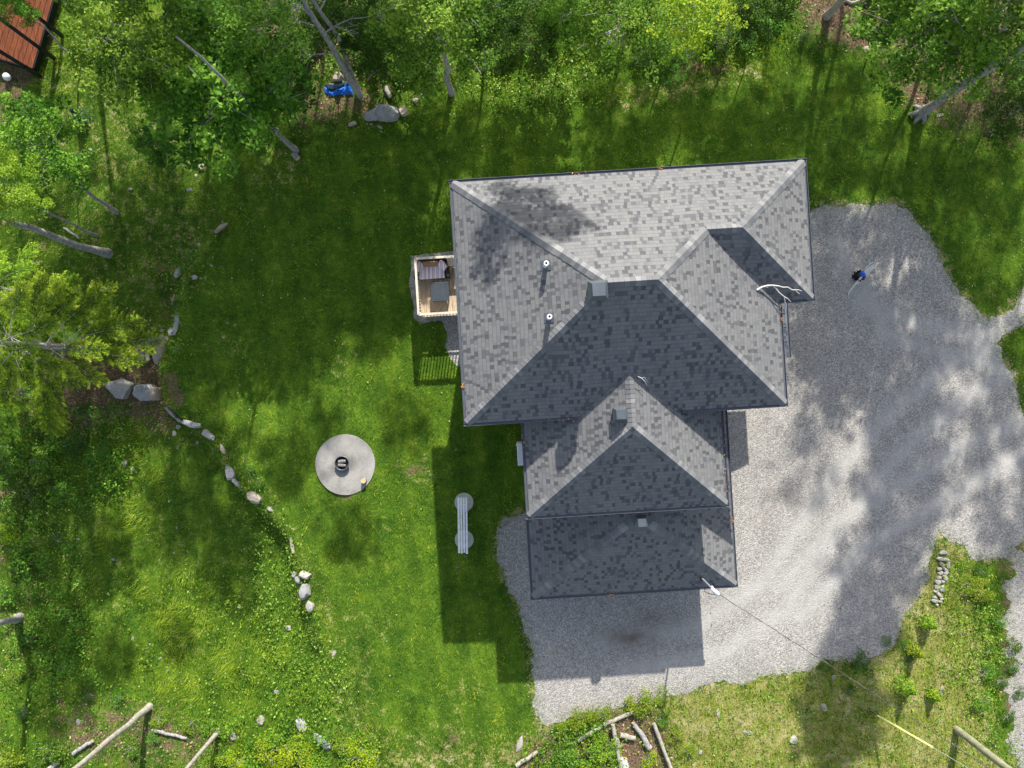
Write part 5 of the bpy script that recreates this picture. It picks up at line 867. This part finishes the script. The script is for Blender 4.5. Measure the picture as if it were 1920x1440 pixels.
lb = [(1700, 1228, .32, 'leafdark', 'little dark shrub touching the small conifers'), (1812, 1095, .5, 'leafbright', 'bright shrub right of the white stone heap'), (1835, 1105, .55, 'leafbright', 'bright shrub at the edge of the gravel lane'), (1893, 1208, .42, 'leafdark', 'round green shrub standing alone in the gravel lane'), (1895, 1247, .36, 'leafdark', 'round green shrub below the lone one in the gravel lane'), (1852, 1218, .3, 'leafdark', 'small green shrub left of the two in the gravel lane'), (1846, 1256, .45, 'leafmid', 'spreading green shrub at the inner edge of the gravel lane'), (1835, 1310, .5, 'leafmid', 'dense green shrub on the bank beside the gravel lane'), (1870, 1275, .4, 'leafdark', 'green shrub between bank and gravel lane'), (1908, 1298, .3, 'leafdark', 'small shrub at the right edge in the gravel lane'), (1868, 1160, .4, 'leafmid', 'loose green shrub above the round ones'), (1835, 1068, .35, 'leafdark', 'dark green weed shrub by the dead stick heap'), (1885, 1340, .4, 'leafdark', 'green shrub nearest the utility pole'),
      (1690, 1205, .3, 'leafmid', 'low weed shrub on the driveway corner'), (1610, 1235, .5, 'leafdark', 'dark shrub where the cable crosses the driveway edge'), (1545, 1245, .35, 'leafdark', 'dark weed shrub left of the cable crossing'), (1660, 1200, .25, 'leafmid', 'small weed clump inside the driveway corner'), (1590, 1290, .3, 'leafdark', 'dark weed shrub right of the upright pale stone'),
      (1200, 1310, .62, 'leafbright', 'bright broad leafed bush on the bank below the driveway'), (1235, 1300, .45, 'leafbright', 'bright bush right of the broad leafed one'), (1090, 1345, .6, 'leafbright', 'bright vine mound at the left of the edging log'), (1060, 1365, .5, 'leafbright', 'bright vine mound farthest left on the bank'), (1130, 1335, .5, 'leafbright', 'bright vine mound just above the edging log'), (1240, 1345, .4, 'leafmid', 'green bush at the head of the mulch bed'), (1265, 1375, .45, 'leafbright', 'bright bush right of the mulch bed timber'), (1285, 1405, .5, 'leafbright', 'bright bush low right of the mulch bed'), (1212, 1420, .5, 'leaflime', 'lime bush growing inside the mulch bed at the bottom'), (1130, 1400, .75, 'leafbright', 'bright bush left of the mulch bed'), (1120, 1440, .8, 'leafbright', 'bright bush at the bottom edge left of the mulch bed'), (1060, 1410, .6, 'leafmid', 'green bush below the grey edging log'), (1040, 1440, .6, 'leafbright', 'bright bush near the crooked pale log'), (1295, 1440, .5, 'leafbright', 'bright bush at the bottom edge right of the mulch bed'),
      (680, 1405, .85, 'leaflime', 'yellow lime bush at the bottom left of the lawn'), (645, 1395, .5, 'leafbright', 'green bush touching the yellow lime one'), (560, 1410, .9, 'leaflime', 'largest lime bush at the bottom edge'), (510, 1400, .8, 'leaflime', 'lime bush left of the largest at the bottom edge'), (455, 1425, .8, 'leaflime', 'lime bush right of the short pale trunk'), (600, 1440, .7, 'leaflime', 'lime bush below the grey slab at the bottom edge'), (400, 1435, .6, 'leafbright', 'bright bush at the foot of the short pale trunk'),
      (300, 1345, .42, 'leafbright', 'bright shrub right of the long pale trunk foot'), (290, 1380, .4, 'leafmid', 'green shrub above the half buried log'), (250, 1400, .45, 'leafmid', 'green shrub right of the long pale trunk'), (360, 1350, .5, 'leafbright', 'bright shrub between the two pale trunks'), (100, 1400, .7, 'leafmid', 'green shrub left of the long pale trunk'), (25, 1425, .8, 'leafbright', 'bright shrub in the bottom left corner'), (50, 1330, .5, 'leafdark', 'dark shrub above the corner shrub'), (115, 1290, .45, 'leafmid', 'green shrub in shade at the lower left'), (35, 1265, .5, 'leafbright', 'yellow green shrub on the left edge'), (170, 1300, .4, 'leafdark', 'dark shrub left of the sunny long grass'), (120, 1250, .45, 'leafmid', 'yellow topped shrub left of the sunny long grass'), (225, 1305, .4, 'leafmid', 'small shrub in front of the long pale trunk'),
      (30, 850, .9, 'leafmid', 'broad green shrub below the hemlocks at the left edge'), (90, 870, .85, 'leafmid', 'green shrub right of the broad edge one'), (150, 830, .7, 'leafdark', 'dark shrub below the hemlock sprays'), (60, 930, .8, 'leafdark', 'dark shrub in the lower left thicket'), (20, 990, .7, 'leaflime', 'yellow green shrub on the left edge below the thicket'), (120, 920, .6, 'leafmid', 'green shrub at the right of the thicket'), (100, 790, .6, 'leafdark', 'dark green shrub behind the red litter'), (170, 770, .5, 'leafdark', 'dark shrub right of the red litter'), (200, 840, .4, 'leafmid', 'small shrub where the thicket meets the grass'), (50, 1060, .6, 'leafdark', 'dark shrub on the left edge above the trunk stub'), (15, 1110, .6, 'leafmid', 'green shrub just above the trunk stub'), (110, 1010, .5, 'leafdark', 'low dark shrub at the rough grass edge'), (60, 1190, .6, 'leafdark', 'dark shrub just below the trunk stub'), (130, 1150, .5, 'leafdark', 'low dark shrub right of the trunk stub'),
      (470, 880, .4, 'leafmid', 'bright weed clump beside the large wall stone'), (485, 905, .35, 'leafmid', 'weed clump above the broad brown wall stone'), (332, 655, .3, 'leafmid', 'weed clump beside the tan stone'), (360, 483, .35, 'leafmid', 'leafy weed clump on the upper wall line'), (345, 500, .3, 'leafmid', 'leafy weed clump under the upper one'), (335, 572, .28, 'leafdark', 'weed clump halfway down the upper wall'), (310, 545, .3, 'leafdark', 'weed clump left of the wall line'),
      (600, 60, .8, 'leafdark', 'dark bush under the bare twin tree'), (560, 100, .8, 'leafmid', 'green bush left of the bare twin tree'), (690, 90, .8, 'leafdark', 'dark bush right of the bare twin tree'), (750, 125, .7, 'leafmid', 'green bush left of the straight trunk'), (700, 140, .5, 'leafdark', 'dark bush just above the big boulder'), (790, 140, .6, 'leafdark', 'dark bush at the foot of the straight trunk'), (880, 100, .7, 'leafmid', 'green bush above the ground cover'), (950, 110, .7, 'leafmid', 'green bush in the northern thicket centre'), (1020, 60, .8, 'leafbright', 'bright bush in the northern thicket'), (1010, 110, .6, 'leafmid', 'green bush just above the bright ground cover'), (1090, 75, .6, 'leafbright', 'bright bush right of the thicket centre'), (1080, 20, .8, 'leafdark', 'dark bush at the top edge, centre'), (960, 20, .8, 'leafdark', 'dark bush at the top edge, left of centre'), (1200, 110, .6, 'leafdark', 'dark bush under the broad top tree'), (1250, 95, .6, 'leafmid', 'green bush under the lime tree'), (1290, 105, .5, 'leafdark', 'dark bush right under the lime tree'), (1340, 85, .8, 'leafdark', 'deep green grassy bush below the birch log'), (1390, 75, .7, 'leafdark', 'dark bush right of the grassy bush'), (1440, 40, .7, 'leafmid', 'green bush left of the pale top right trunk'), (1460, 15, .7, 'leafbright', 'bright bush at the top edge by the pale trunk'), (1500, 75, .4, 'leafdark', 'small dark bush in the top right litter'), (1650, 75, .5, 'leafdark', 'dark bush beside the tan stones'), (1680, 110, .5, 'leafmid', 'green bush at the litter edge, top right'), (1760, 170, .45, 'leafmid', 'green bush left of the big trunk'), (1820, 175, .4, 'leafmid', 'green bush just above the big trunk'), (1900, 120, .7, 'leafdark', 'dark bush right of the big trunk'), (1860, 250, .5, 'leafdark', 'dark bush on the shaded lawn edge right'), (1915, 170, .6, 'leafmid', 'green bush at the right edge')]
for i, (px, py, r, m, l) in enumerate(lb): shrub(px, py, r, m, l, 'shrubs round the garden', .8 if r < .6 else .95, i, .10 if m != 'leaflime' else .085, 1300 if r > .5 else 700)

# ------------------------------------------------------------------ ground cover, grass, litter (uncountable)
def inpoly(px, py, lst): r = np.zeros(px.shape, bool); [r.__ior__(sdp(px, py, p) < 0) for p in lst]; return r
def scatter(n, x0=-40, y0=-40, x1=1960, y1=1480, seed=0): rg = np.random.default_rng(seed); return rg, rg.uniform(x0, x1, n), rg.uniform(y0, y1, n)
def gl(px, py): x = (px - 960) * PX; y = (720 - py) * PX; return x, y, terr(x, y)
HOUSE = [(885, 400), (1400, 370), (1430, 730), (1330, 770), (1340, 1080), (975, 1090), (970, 780), (905, 785)]
COV = [([(480, 990), (560, 1030), (585, 1150), (640, 1220), (660, 1300), (620, 1380), (560, 1400), (480, 1330), (470, 1180), (440, 1060)], 1.0), ([(850, 120), (960, 90), (1130, 120), (1160, 160), (1130, 185), (1060, 205), (960, 205), (860, 180)], 1.0), ([(1040, 1350), (1180, 1330), (1240, 1320), (1270, 1400), (1300, 1440), (1180, 1400), (1060, 1440), (1000, 1440)], .6), ([(1770, 1050), (1840, 1080), (1880, 1200), (1850, 1330), (1800, 1330), (1780, 1180)], .9), ([(540, -20), (1500, -20), (1300, 120), (900, 120), (700, 160), (540, 150)], .75), ([(-20, 780), (220, 780), (200, 900), (120, 1000), (160, 1290), (-20, 1290)], .8), ([(380, 1260), (540, 1280), (540, 1400), (380, 1400)], .6), ([(320, 470), (360, 460), (350, 640), (300, 700), (280, 660)], .5), ([(640, 150), (860, 170), (900, 220), (700, 250)], .25), ([(1640, -20), (1960, -20), (1960, 230), (1780, 150)], .5), ([(300, 1080), (480, 1100), (480, 1260), (340, 1200)], .3), ([(-20, 1290), (420, 1290), (420, 1460), (-20, 1460)], .30), ([(1380, 1270), (1960, 1200), (1960, 1460), (1300, 1460)], .16), ([(460, 870), (560, 1000), (540, 1060), (420, 940)], .45)]
rg, px, py = scatter(330000, seed=5); dens = blobs(px, py, COV, 22); nz = np.array([0.0]); clump = .5 + .5 * np.sin(px * .09 + 3 * np.sin(py * .05)) * np.sin(py * .11 + 2 * np.sin(px * .04)); keep = (rg.random(len(px)) < dens * (.35 + .65 * clump) * .62) & (sdp(px, py, DRIVE) > 4); px, py = px[keep], py[keep]; x, y, z = gl(px, py)
V, F = leafset(rg, np.stack([x, y, z + rg.uniform(.03, .26, len(x))], 1), 0, .085, .38); rr = np.clip(rg.normal(.45, .22, len(x)) + .25 * (clump[keep] - .5), 0, 1); setp(obj('ground_cover', npmesh('ground_cover', V, F, M['cover'], rr)), 'low broad leafed ground cover spreading between shrubs and wall', 'ground cover', kind='stuff')
def blades(name, n, seed, region, L, Wd, mat, label, lean=.7, cat='grass', arcs=False):
    rg, px, py = scatter(n, seed=seed); keep = region(rg, px, py); px, py = px[keep], py[keep]; x, y, z = gl(px, py); n = len(x); a = rg.uniform(0, 6.28, n) if not arcs else 2.4 * np.sin(px * .035) + 1.7 * np.cos(py * .045) + rg.normal(0, .5, n)
    fn = np.sin(x * 9 + 3 * np.sin(y * 5.1) + 2 * np.sin(x * 2.3)) * np.sin(y * 10.3 + 3 * np.sin(x * 4.7) + 1.5 * np.sin(y * 1.9)); f2 = np.sin(x * 27 + 2 * np.sin(y * 19)) * np.sin(y * 25 + 2 * np.sin(x * 17)); h = L * rg.uniform(.6, 1.3, n) * (1 + .35 * fn); dx, dy = np.cos(a) * h * lean, np.sin(a) * h * lean; b = np.stack([x, y, z], 1); sx, sy = -np.sin(a) * Wd, np.cos(a) * Wd; zz = np.zeros(n)
    tip = b + np.stack([dx, dy, h * .75], 1); V = np.stack([b + np.stack([sx, sy, zz], 1), b - np.stack([sx, sy, zz], 1), tip], 1).reshape(-1, 3); F = np.arange(len(V)).reshape(-1, 3)
    k = .5 + .5 * np.sin(x * 1.1 + 2 * np.sin(y * .8)) * np.cos(y * 1.3 + np.sin(x * 1.7)); setp(obj(name, npmesh(name, V, F, M[mat], np.clip(rg.normal(.40, .20, n) + .45 * (k - .5) + .22 * fn + .15 * f2 + .16 * np.sin((px + .16 * py) * .105) * (py > 700) + .12 * np.sin((py + .06 * px) * .16) * (py < 330), 0, 1))), label, cat, kind='stuff')
def offg(px, py): return (sdp(px, py, DRIVE) > 2 - 16 * ((px * 7.13 + py * 3.71) % 1) ** 3 * (np.sin(px * .07 + 2 * np.sin(py * .05)) > -.2)) & (sdp(px, py, SIDEG) > 6) & (sdp(px, py, DECKG) > 0) & (sdp(px, py, HOUSE) > 0) & (np.hypot(px - 648, py - 871) > 57)
blades('grass', 440000, 1, lambda r, px, py: offg(px, py) & (sdp(px, py, LAWN) < 12) & (np.hypot(px - 870, py - 941) > 18) & (np.hypot(px - 870, py - 1011) > 18), .075, .009, 'blade', 'short mown lawn grass round the house', .9)
blades('lawn_tufts', 260000, 6, lambda r, px, py: offg(px, py) & (sdp(px, py, LAWN) < 12) & (np.hypot(px - 870, py - 941) > 20) & (np.hypot(px - 870, py - 1011) > 20) & (np.sin(px * .31 + 2 * np.sin(py * .17)) * np.sin(py * .29 + 2 * np.sin(px * .13)) + .5 * np.sin(px * .07 + py * .05) > .45 + .3 * r.random(len(px))), .11, .013, 'bladelawn', 'denser tufts standing up in the mown lawn', 1.0)
blades('rough_grass', 230000, 2, lambda r, px, py: offg(px, py) & (sdp(px, py, LAWN) > -8) & (r.random(len(px)) > blobs(px, py, LIT, 55) * .9) & (r.random(len(px)) < .8), .15, .011, 'blade', 'rough unmown grass below the wall and at the wood edge', .9)
blades('long_grass', 190000, 3, lambda r, px, py: (r.random(len(px)) < blobs(px, py, [([(220, 1100), (420, 1080), (520, 1250), (480, 1340), (330, 1340), (230, 1300)], 1), ([(1350, 70), (1500, 60), (1440, 130), (1330, 130)], .8), ([(190, 770), (290, 770), (290, 900), (250, 1080), (150, 1040)], .9), ([(100, 60), (150, 20), (140, 130), (60, 240), (20, 250)], .7), ([(1770, 1060), (1830, 1060), (1830, 1160), (1770, 1160)], .9)], 30)) & offg(px, py), .21, .010, 'bladelong' if 'bladelong' in M else 'blade', 'long arching tufts of yellow green grass', 1.0, arcs=True)
blades('dry_grass', 150000, 4, lambda r, px, py: (r.random(len(px)) < blobs(px, py, DRY, 30) * .9) & offg(px, py) & (sdp(px, py, LAWN) > -25), .10, .008, 'bladedry', 'dry straw coloured grass among the green', 1.0)
rg, px, py = scatter(160000, seed=9); keep = rg.random(len(px)) < blobs(px, py, LIT, 55) * .6 * smooth(-10, 10, sdp(px, py, LAWN)); px, py = px[keep], py[keep]; x, y, z = gl(px, py); V, F = leafset(rg, np.stack([x, y, z + rg.uniform(.005, .05, len(x))], 1), 0, .09, .5); setp(obj('leaf_litter', npmesh('leaf_litter', V, F, M['litterleaf'], rg.random(len(x)))), 'brown dead leaves and mulch under the trees', 'leaf litter', kind='stuff')
rg, px, py = scatter(2300, 380, 60, 1960, 1400, seed=12); keep = offg(px, py) & (rg.random(len(px)) < np.where(py < 620, .62, .22)); px, py = px[keep], py[keep]; x, y, z = gl(px, py); V, F = leafset(rg, np.stack([x, y, z + .05], 1), 0, .062, .5); setp(obj('fallen_leaves', npmesh('fallen_leaves', V, F, M['fleck'], rg.random(len(x)))), 'pale flecks of fallen leaves scattered over the lawn', 'fallen leaves', kind='stuff')
# small weeds coming up through the gravel
rg, px, py = scatter(30000, 930, 380, 1960, 1400, seed=14); sd = sdp(px, py, DRIVE); cl = np.sin(px * .13 + 2 * np.sin(py * .07)) * np.sin(py * .15 + 1.5 * np.sin(px * .06)); keep = (sd < -2) & (rg.random(len(px)) < np.where(cl > .90, .35, 0) + .8 * smooth(-14, 0, sd) * (rg.random(len(px)) < .7)); px, py = px[keep], py[keep]; x, y, z = gl(px, py); V, F = leafset(rg, np.stack([x, y, z + rg.uniform(.02, .06, len(x))], 1), 0, .06, .5); setp(obj('gravel_weeds', npmesh('gravel_weeds', V, F, M['leafmid'], rg.random(len(x)))), 'tiny weeds sprouting through the gravel and along its rim', 'weeds', kind='stuff')
# orange debris caught in the gutters
rg = np.random.default_rng(3); pts = []
for (u0_, v0_, u1_, v1_, h, n) in ((110, -304, 128, -304, EH, 9), (403, -96, 403, -62, EH, 12), (50, 57, 90, 57, EH, 9), (322, 62, 322, 140, 5.3, 10), (11, 60, 11, 100, 5.3, 7), (361, 250, 361, 262, L0, 10), (130, 368, 150, 368, L0, 10), (-73, 5, -73, -10, EH, 10), (320, 150, 320, 190, 5.3, 12), (236, -304, 240, -304, EH, 6)):
    for _ in range(n): k = rg.random(); p = HV(u0_ + (u1_ - u0_) * k, v0_ + (v1_ - v0_) * k, h + .01); pts.append([p.x + rg.normal(0, .03), p.y + rg.normal(0, .03), p.z + rg.random() * .03])
V, F = leafset(rg, np.array(pts), 0, .07, .5); setp(obj('gutter_debris', npmesh('gutter_debris', V, F, M['debris'], rg.random(len(pts)))), 'orange brown leaf debris caught in the gutters', 'leaf debris', kind='stuff')

# ------------------------------------------------------------------ tall woodland north of the garden (casts the dappled shade)
rg = np.random.default_rng(77)
def shade_at(gx_, gy_, h): return Vector(((gx_ - 960 + 9.33 * h) * PX, (720 - gy_ + 67.0 * h) * PX, h))     # a crown h metres up whose shadow centre falls on this ground pixel
Vs, Fs, Rs_, off = [], [], [], 0; mbw_ = MB()
SHADE = [(430, 430, 13, 2.3, 1.1), (480, 450, 14.5, 2.2, 1.2), (590, 500, 13.5, 2.2, 1.2), (700, 420, 14, 1.9, 1.1), (560, 340, 13, 2.0, 1.1), (740, 520, 16, 1.4, 1), (560, 400, 14, 2.6, 1.2), (650, 470, 15, 2.7, 1), (500, 520, 14, 2.5, .9), (660, 450, 15, 1.7, .8), (600, 590, 15, 2.0, .7), (420, 590, 13, 1.9, .8), (670, 340, 12, 2.0, .9), (760, 400, 12, .9, .9), (850, 275, 10, 1.6, .9), (770, 290, 10, 1.5, .8), (960, 290, 10, 1.2, .7), (390, 690, 14, 1.5, .6), (540, 700, 15, 1.2, .4), (700, 600, 16, 1.5, .5), (1010, 385, 12, 1.4, .8),
         (400, 900, 14, 1.9, .8), (430, 1010, 15, 1.6, .6), (330, 900, 14, 1.6, .8), (150, 930, 15, 1.3, .5), (90, 1130, 15, 1.9, .6), (200, 1180, 16, 1.1, .6), (540, 880, 16, 1.3, .5), (650, 1010, 16, 1.3, .5), (40, 960, 14, 1.7, .4), (100, 1260, 16, 1.6, .5), (760, 800, 16, 1.2, .4), (320, 1150, 16, .9, .5), (600, 800, 16, 1.0, .4),
         (1160, 260, 10, 1.9, .8), (1290, 210, 10, 1.6, .7), (1420, 250, 11, 1.9, .8), (1560, 210, 11, 2.0, .8), (1720, 340, 12, 2.0, .9), (1840, 300, 12, 1.9, .8), (1820, 470, 13, 1.9, .7), (1560, 440, 12, 2.0, .8), (1680, 520, 13, 2.2, .8), (1590, 620, 13, 1.7, .6), (1700, 660, 14, 2.0, .9), (1790, 600, 14, 1.8, .6), (1700, 790, 15, 1.9, 1), (1700, 900, 15, 1.8, 1), (1675, 1000, 16, 1.6, 1), (1640, 1100, 16, 1.6, 1), (1620, 1180, 17, 1.5, 1), (1860, 800, 15, 1.6, .7), (1890, 950, 15, 1.5, .7), (1530, 760, 14, 1.5, .5), (1510, 900, 15, 1.2, .35), (1590, 1310, 17, 1.8, 1.7), (1560, 1390, 18, 1.4, 1.6), (1890, 1060, 16, 1.2, .6), (1460, 640, 14, 1.3, .4),
         (120, 420, 12, 2.0, .8), (270, 420, 12, 2.1, .8), (320, 540, 13, 1.7, .8), (230, 560, 13, 1.9, .8), (1890, 680, 14, 1.6, .6), (895, 950, 15, 1.5, .9), (950, 1010, 15.5, 1.2, .7)]
for i, (sx_, sy_, h, r, de) in enumerate(SHADE):
    if sx_ > 1480: r, de = r * 1.2, de * .62
    V, F, R_, lim = crown(100 + i % 9, R=3.0, Hh=2.2, nb=16, per=int(300), size=.2, cl=.6, sparse=de * 1.7); a = rg.uniform(0, 6.28); ca, sa = math.cos(a), math.sin(a); s = r / 3.0; c = shade_at(sx_, sy_, h)
    V = np.stack([(V[:, 0] * ca - V[:, 1] * sa) * s * 1.0 + c.x, (V[:, 0] * sa + V[:, 1] * ca) * s + c.y, V[:, 2] * s * .9 + c.z], 1); Vs.append(V); Fs.append(F + off); Rs_.append(R_); off += len(V)
    g0 = Vector((c.x + rg.uniform(-2, 2), c.y + rg.uniform(.5, 3), -.6)); J = lambda q: g0.lerp(c, q) + Vector((rg.uniform(-.8, .8), rg.uniform(-.5, .5), 0))
    if i % 3 == 0: mbw_.tube([g0, J(.25), J(.5), J(.75), c], [.10, .085, .07, .05, .03], 7, True, .1, i)
setp(obj('woodland', npmesh('woodland', np.concatenate(Vs), np.concatenate(Fs), M['leafmid'], np.concatenate(Rs_))), 'tall leafy woodland beyond the top edge of the garden', 'woodland', kind='stuff')
wt_ = mbw_.build('woodland_trunks', M['bark'], None, recalc=False); setp(wt_, 'trunks of the tall woodland beyond the garden', 'woodland', kind='stuff')

def patchy(name, n, seed, zones, hmin, hmax, size, mat, label, cell=46, soft=40):
    rg, px, py = scatter(n, -60, -60, 1980, 1500, seed); d = blobs(px, py, zones, soft)
    cx, cy = np.floor(px / cell + .35 * np.sin(py / cell * 1.7)), np.floor(py / cell + .35 * np.sin(px / cell * 1.3)); hsh = np.modf(np.abs(np.sin(cx * 12.9898 + cy * 78.233) * 43758.5453))[0]; h2 = np.modf(np.abs(np.sin(cx * 39.3 + cy * 11.7) * 2317.77))[0]
    ux = (px / cell + .35 * np.sin(py / cell * 1.7)) % 1 - .5; uy = (py / cell + .35 * np.sin(px / cell * 1.3)) % 1 - .5; rr = np.hypot(ux + (hsh - .5) * .3, uy + (h2 - .5) * .3)
    keep = (rg.random(len(px)) < d) & (hsh > .25) & (rr < .30 + .28 * h2 + rg.normal(0, .05, len(px))) & (sdp(px, py, LAWN) > 4) & (sdp(px, py, DRIVE) > 8); px, py, rr, hsh, h2 = px[keep], py[keep], rr[keep], hsh[keep], h2[keep]
    x, y, z = gl(px, py); dome = hmin + (hmax - hmin) * (.4 + .6 * h2) * np.sqrt(np.clip(1 - (rr / .6) ** 2, 0.02, 1)); zz = z + dome * (.55 + .45 * rg.random(len(x))) + rg.normal(0, .03, len(x))
    V, F = leafset(rg, np.stack([x, y, zz], 1), 0, size, .5); setp(obj(name, npmesh(name, V, F, M[mat], np.clip(rg.normal(.28, .18, len(x)) + .45 * hsh - .25 * rr, 0, 1))), label, 'undergrowth', kind='stuff')
patchy('undergrowth', 420000, 31, [([(540, -60), (1560, -60), (1470, 50), (1300, 130), (1120, 150), (950, 110), (860, 140), (700, 150), (560, 120)], .9), ([(-60, 780), (210, 770), (230, 900), (130, 1000), (150, 1300), (-60, 1320)], .9), ([(1640, -60), (1980, -60), (1980, 250), (1800, 190), (1700, 110)], .45), ([(380, 1360), (640, 1370), (720, 1400), (700, 1500), (380, 1500)], 1), ([(1000, 1370), (1090, 1340), (1150, 1370), (1160, 1500), (980, 1500)], .9)], .15, .75, .10, 'leafmid', 'dense green undergrowth filling the ground beneath the trees')
patchy('bright_undergrowth', 260000, 33, [([(380, 1350), (640, 1370), (720, 1400), (700, 1500), (380, 1500)], 1), ([(1000, 1370), (1090, 1340), (1150, 1370), (1160, 1500), (980, 1500)], .8), ([(460, 1180), (600, 1200), (640, 1320), (560, 1370), (380, 1340)], .7), ([(960, -60), (1150, -60), (1160, 160), (900, 190)], .5), ([(-60, 1230), (120, 1230), (100, 1340), (-60, 1340)], .8), ([(120, 60), (240, 0), (420, 100), (330, 200), (180, 160)], .4), ([(1780, 1060), (1860, 1080), (1880, 1250), (1840, 1340), (1790, 1300)], .7), ([(150, 1120), (420, 1100), (480, 1250), (330, 1330), (200, 1290)], .28)], .08, .45, .085, 'leafbright', 'bright yellow green weeds and low bushes in the sun', 38)
patchy('meadow_weeds', 160000, 35, [([(1240, 1300), (1400, 1275), (1540, 1250), (1700, 1160), (1780, 1060), (1860, 1300), (1980, 1500), (1240, 1500)], .85), ([(640, 1250), (700, 1300), (720, 1440), (640, 1440)], .4)], .03, .22, .07, 'cover', 'small leafy weeds dotted through the dry meadow', 24, 15)
# loose stones thrown out of the gravel edge
rg, px, py = scatter(60000, 920, 370, 1960, 1400, seed=41); sd = sdp(px, py, DRIVE); keep = (sd > -2) & (rg.random(len(px)) < np.exp(-np.clip(sd, 0, None) / 6)) & (sd < 26) & (sdp(px, py, HOUSE) > 0); px, py = px[keep], py[keep]; x, y, z = gl(px, py); n = len(x); q = rg.uniform(.012, .03, n)
O = np.array([(1, 0, 0), (0, 1, 0), (-1, 0, 0), (0, -1, 0), (0, 0, .8)]); V = (np.stack([x, y, z + .02], 1)[:, None] + O[None] * q[:, None, None]).reshape(-1, 3); b = np.arange(n)[:, None] * 5; F = np.concatenate([b + np.array(t_) for t_ in ((0, 1, 4), (1, 2, 4), (2, 3, 4), (3, 0, 4))])
setp(obj('loose_stones', npmesh('loose_stones', V, F, M['rockpale'])), 'loose gravel stones strayed into the grass along the driveway', 'gravel', kind='stuff')
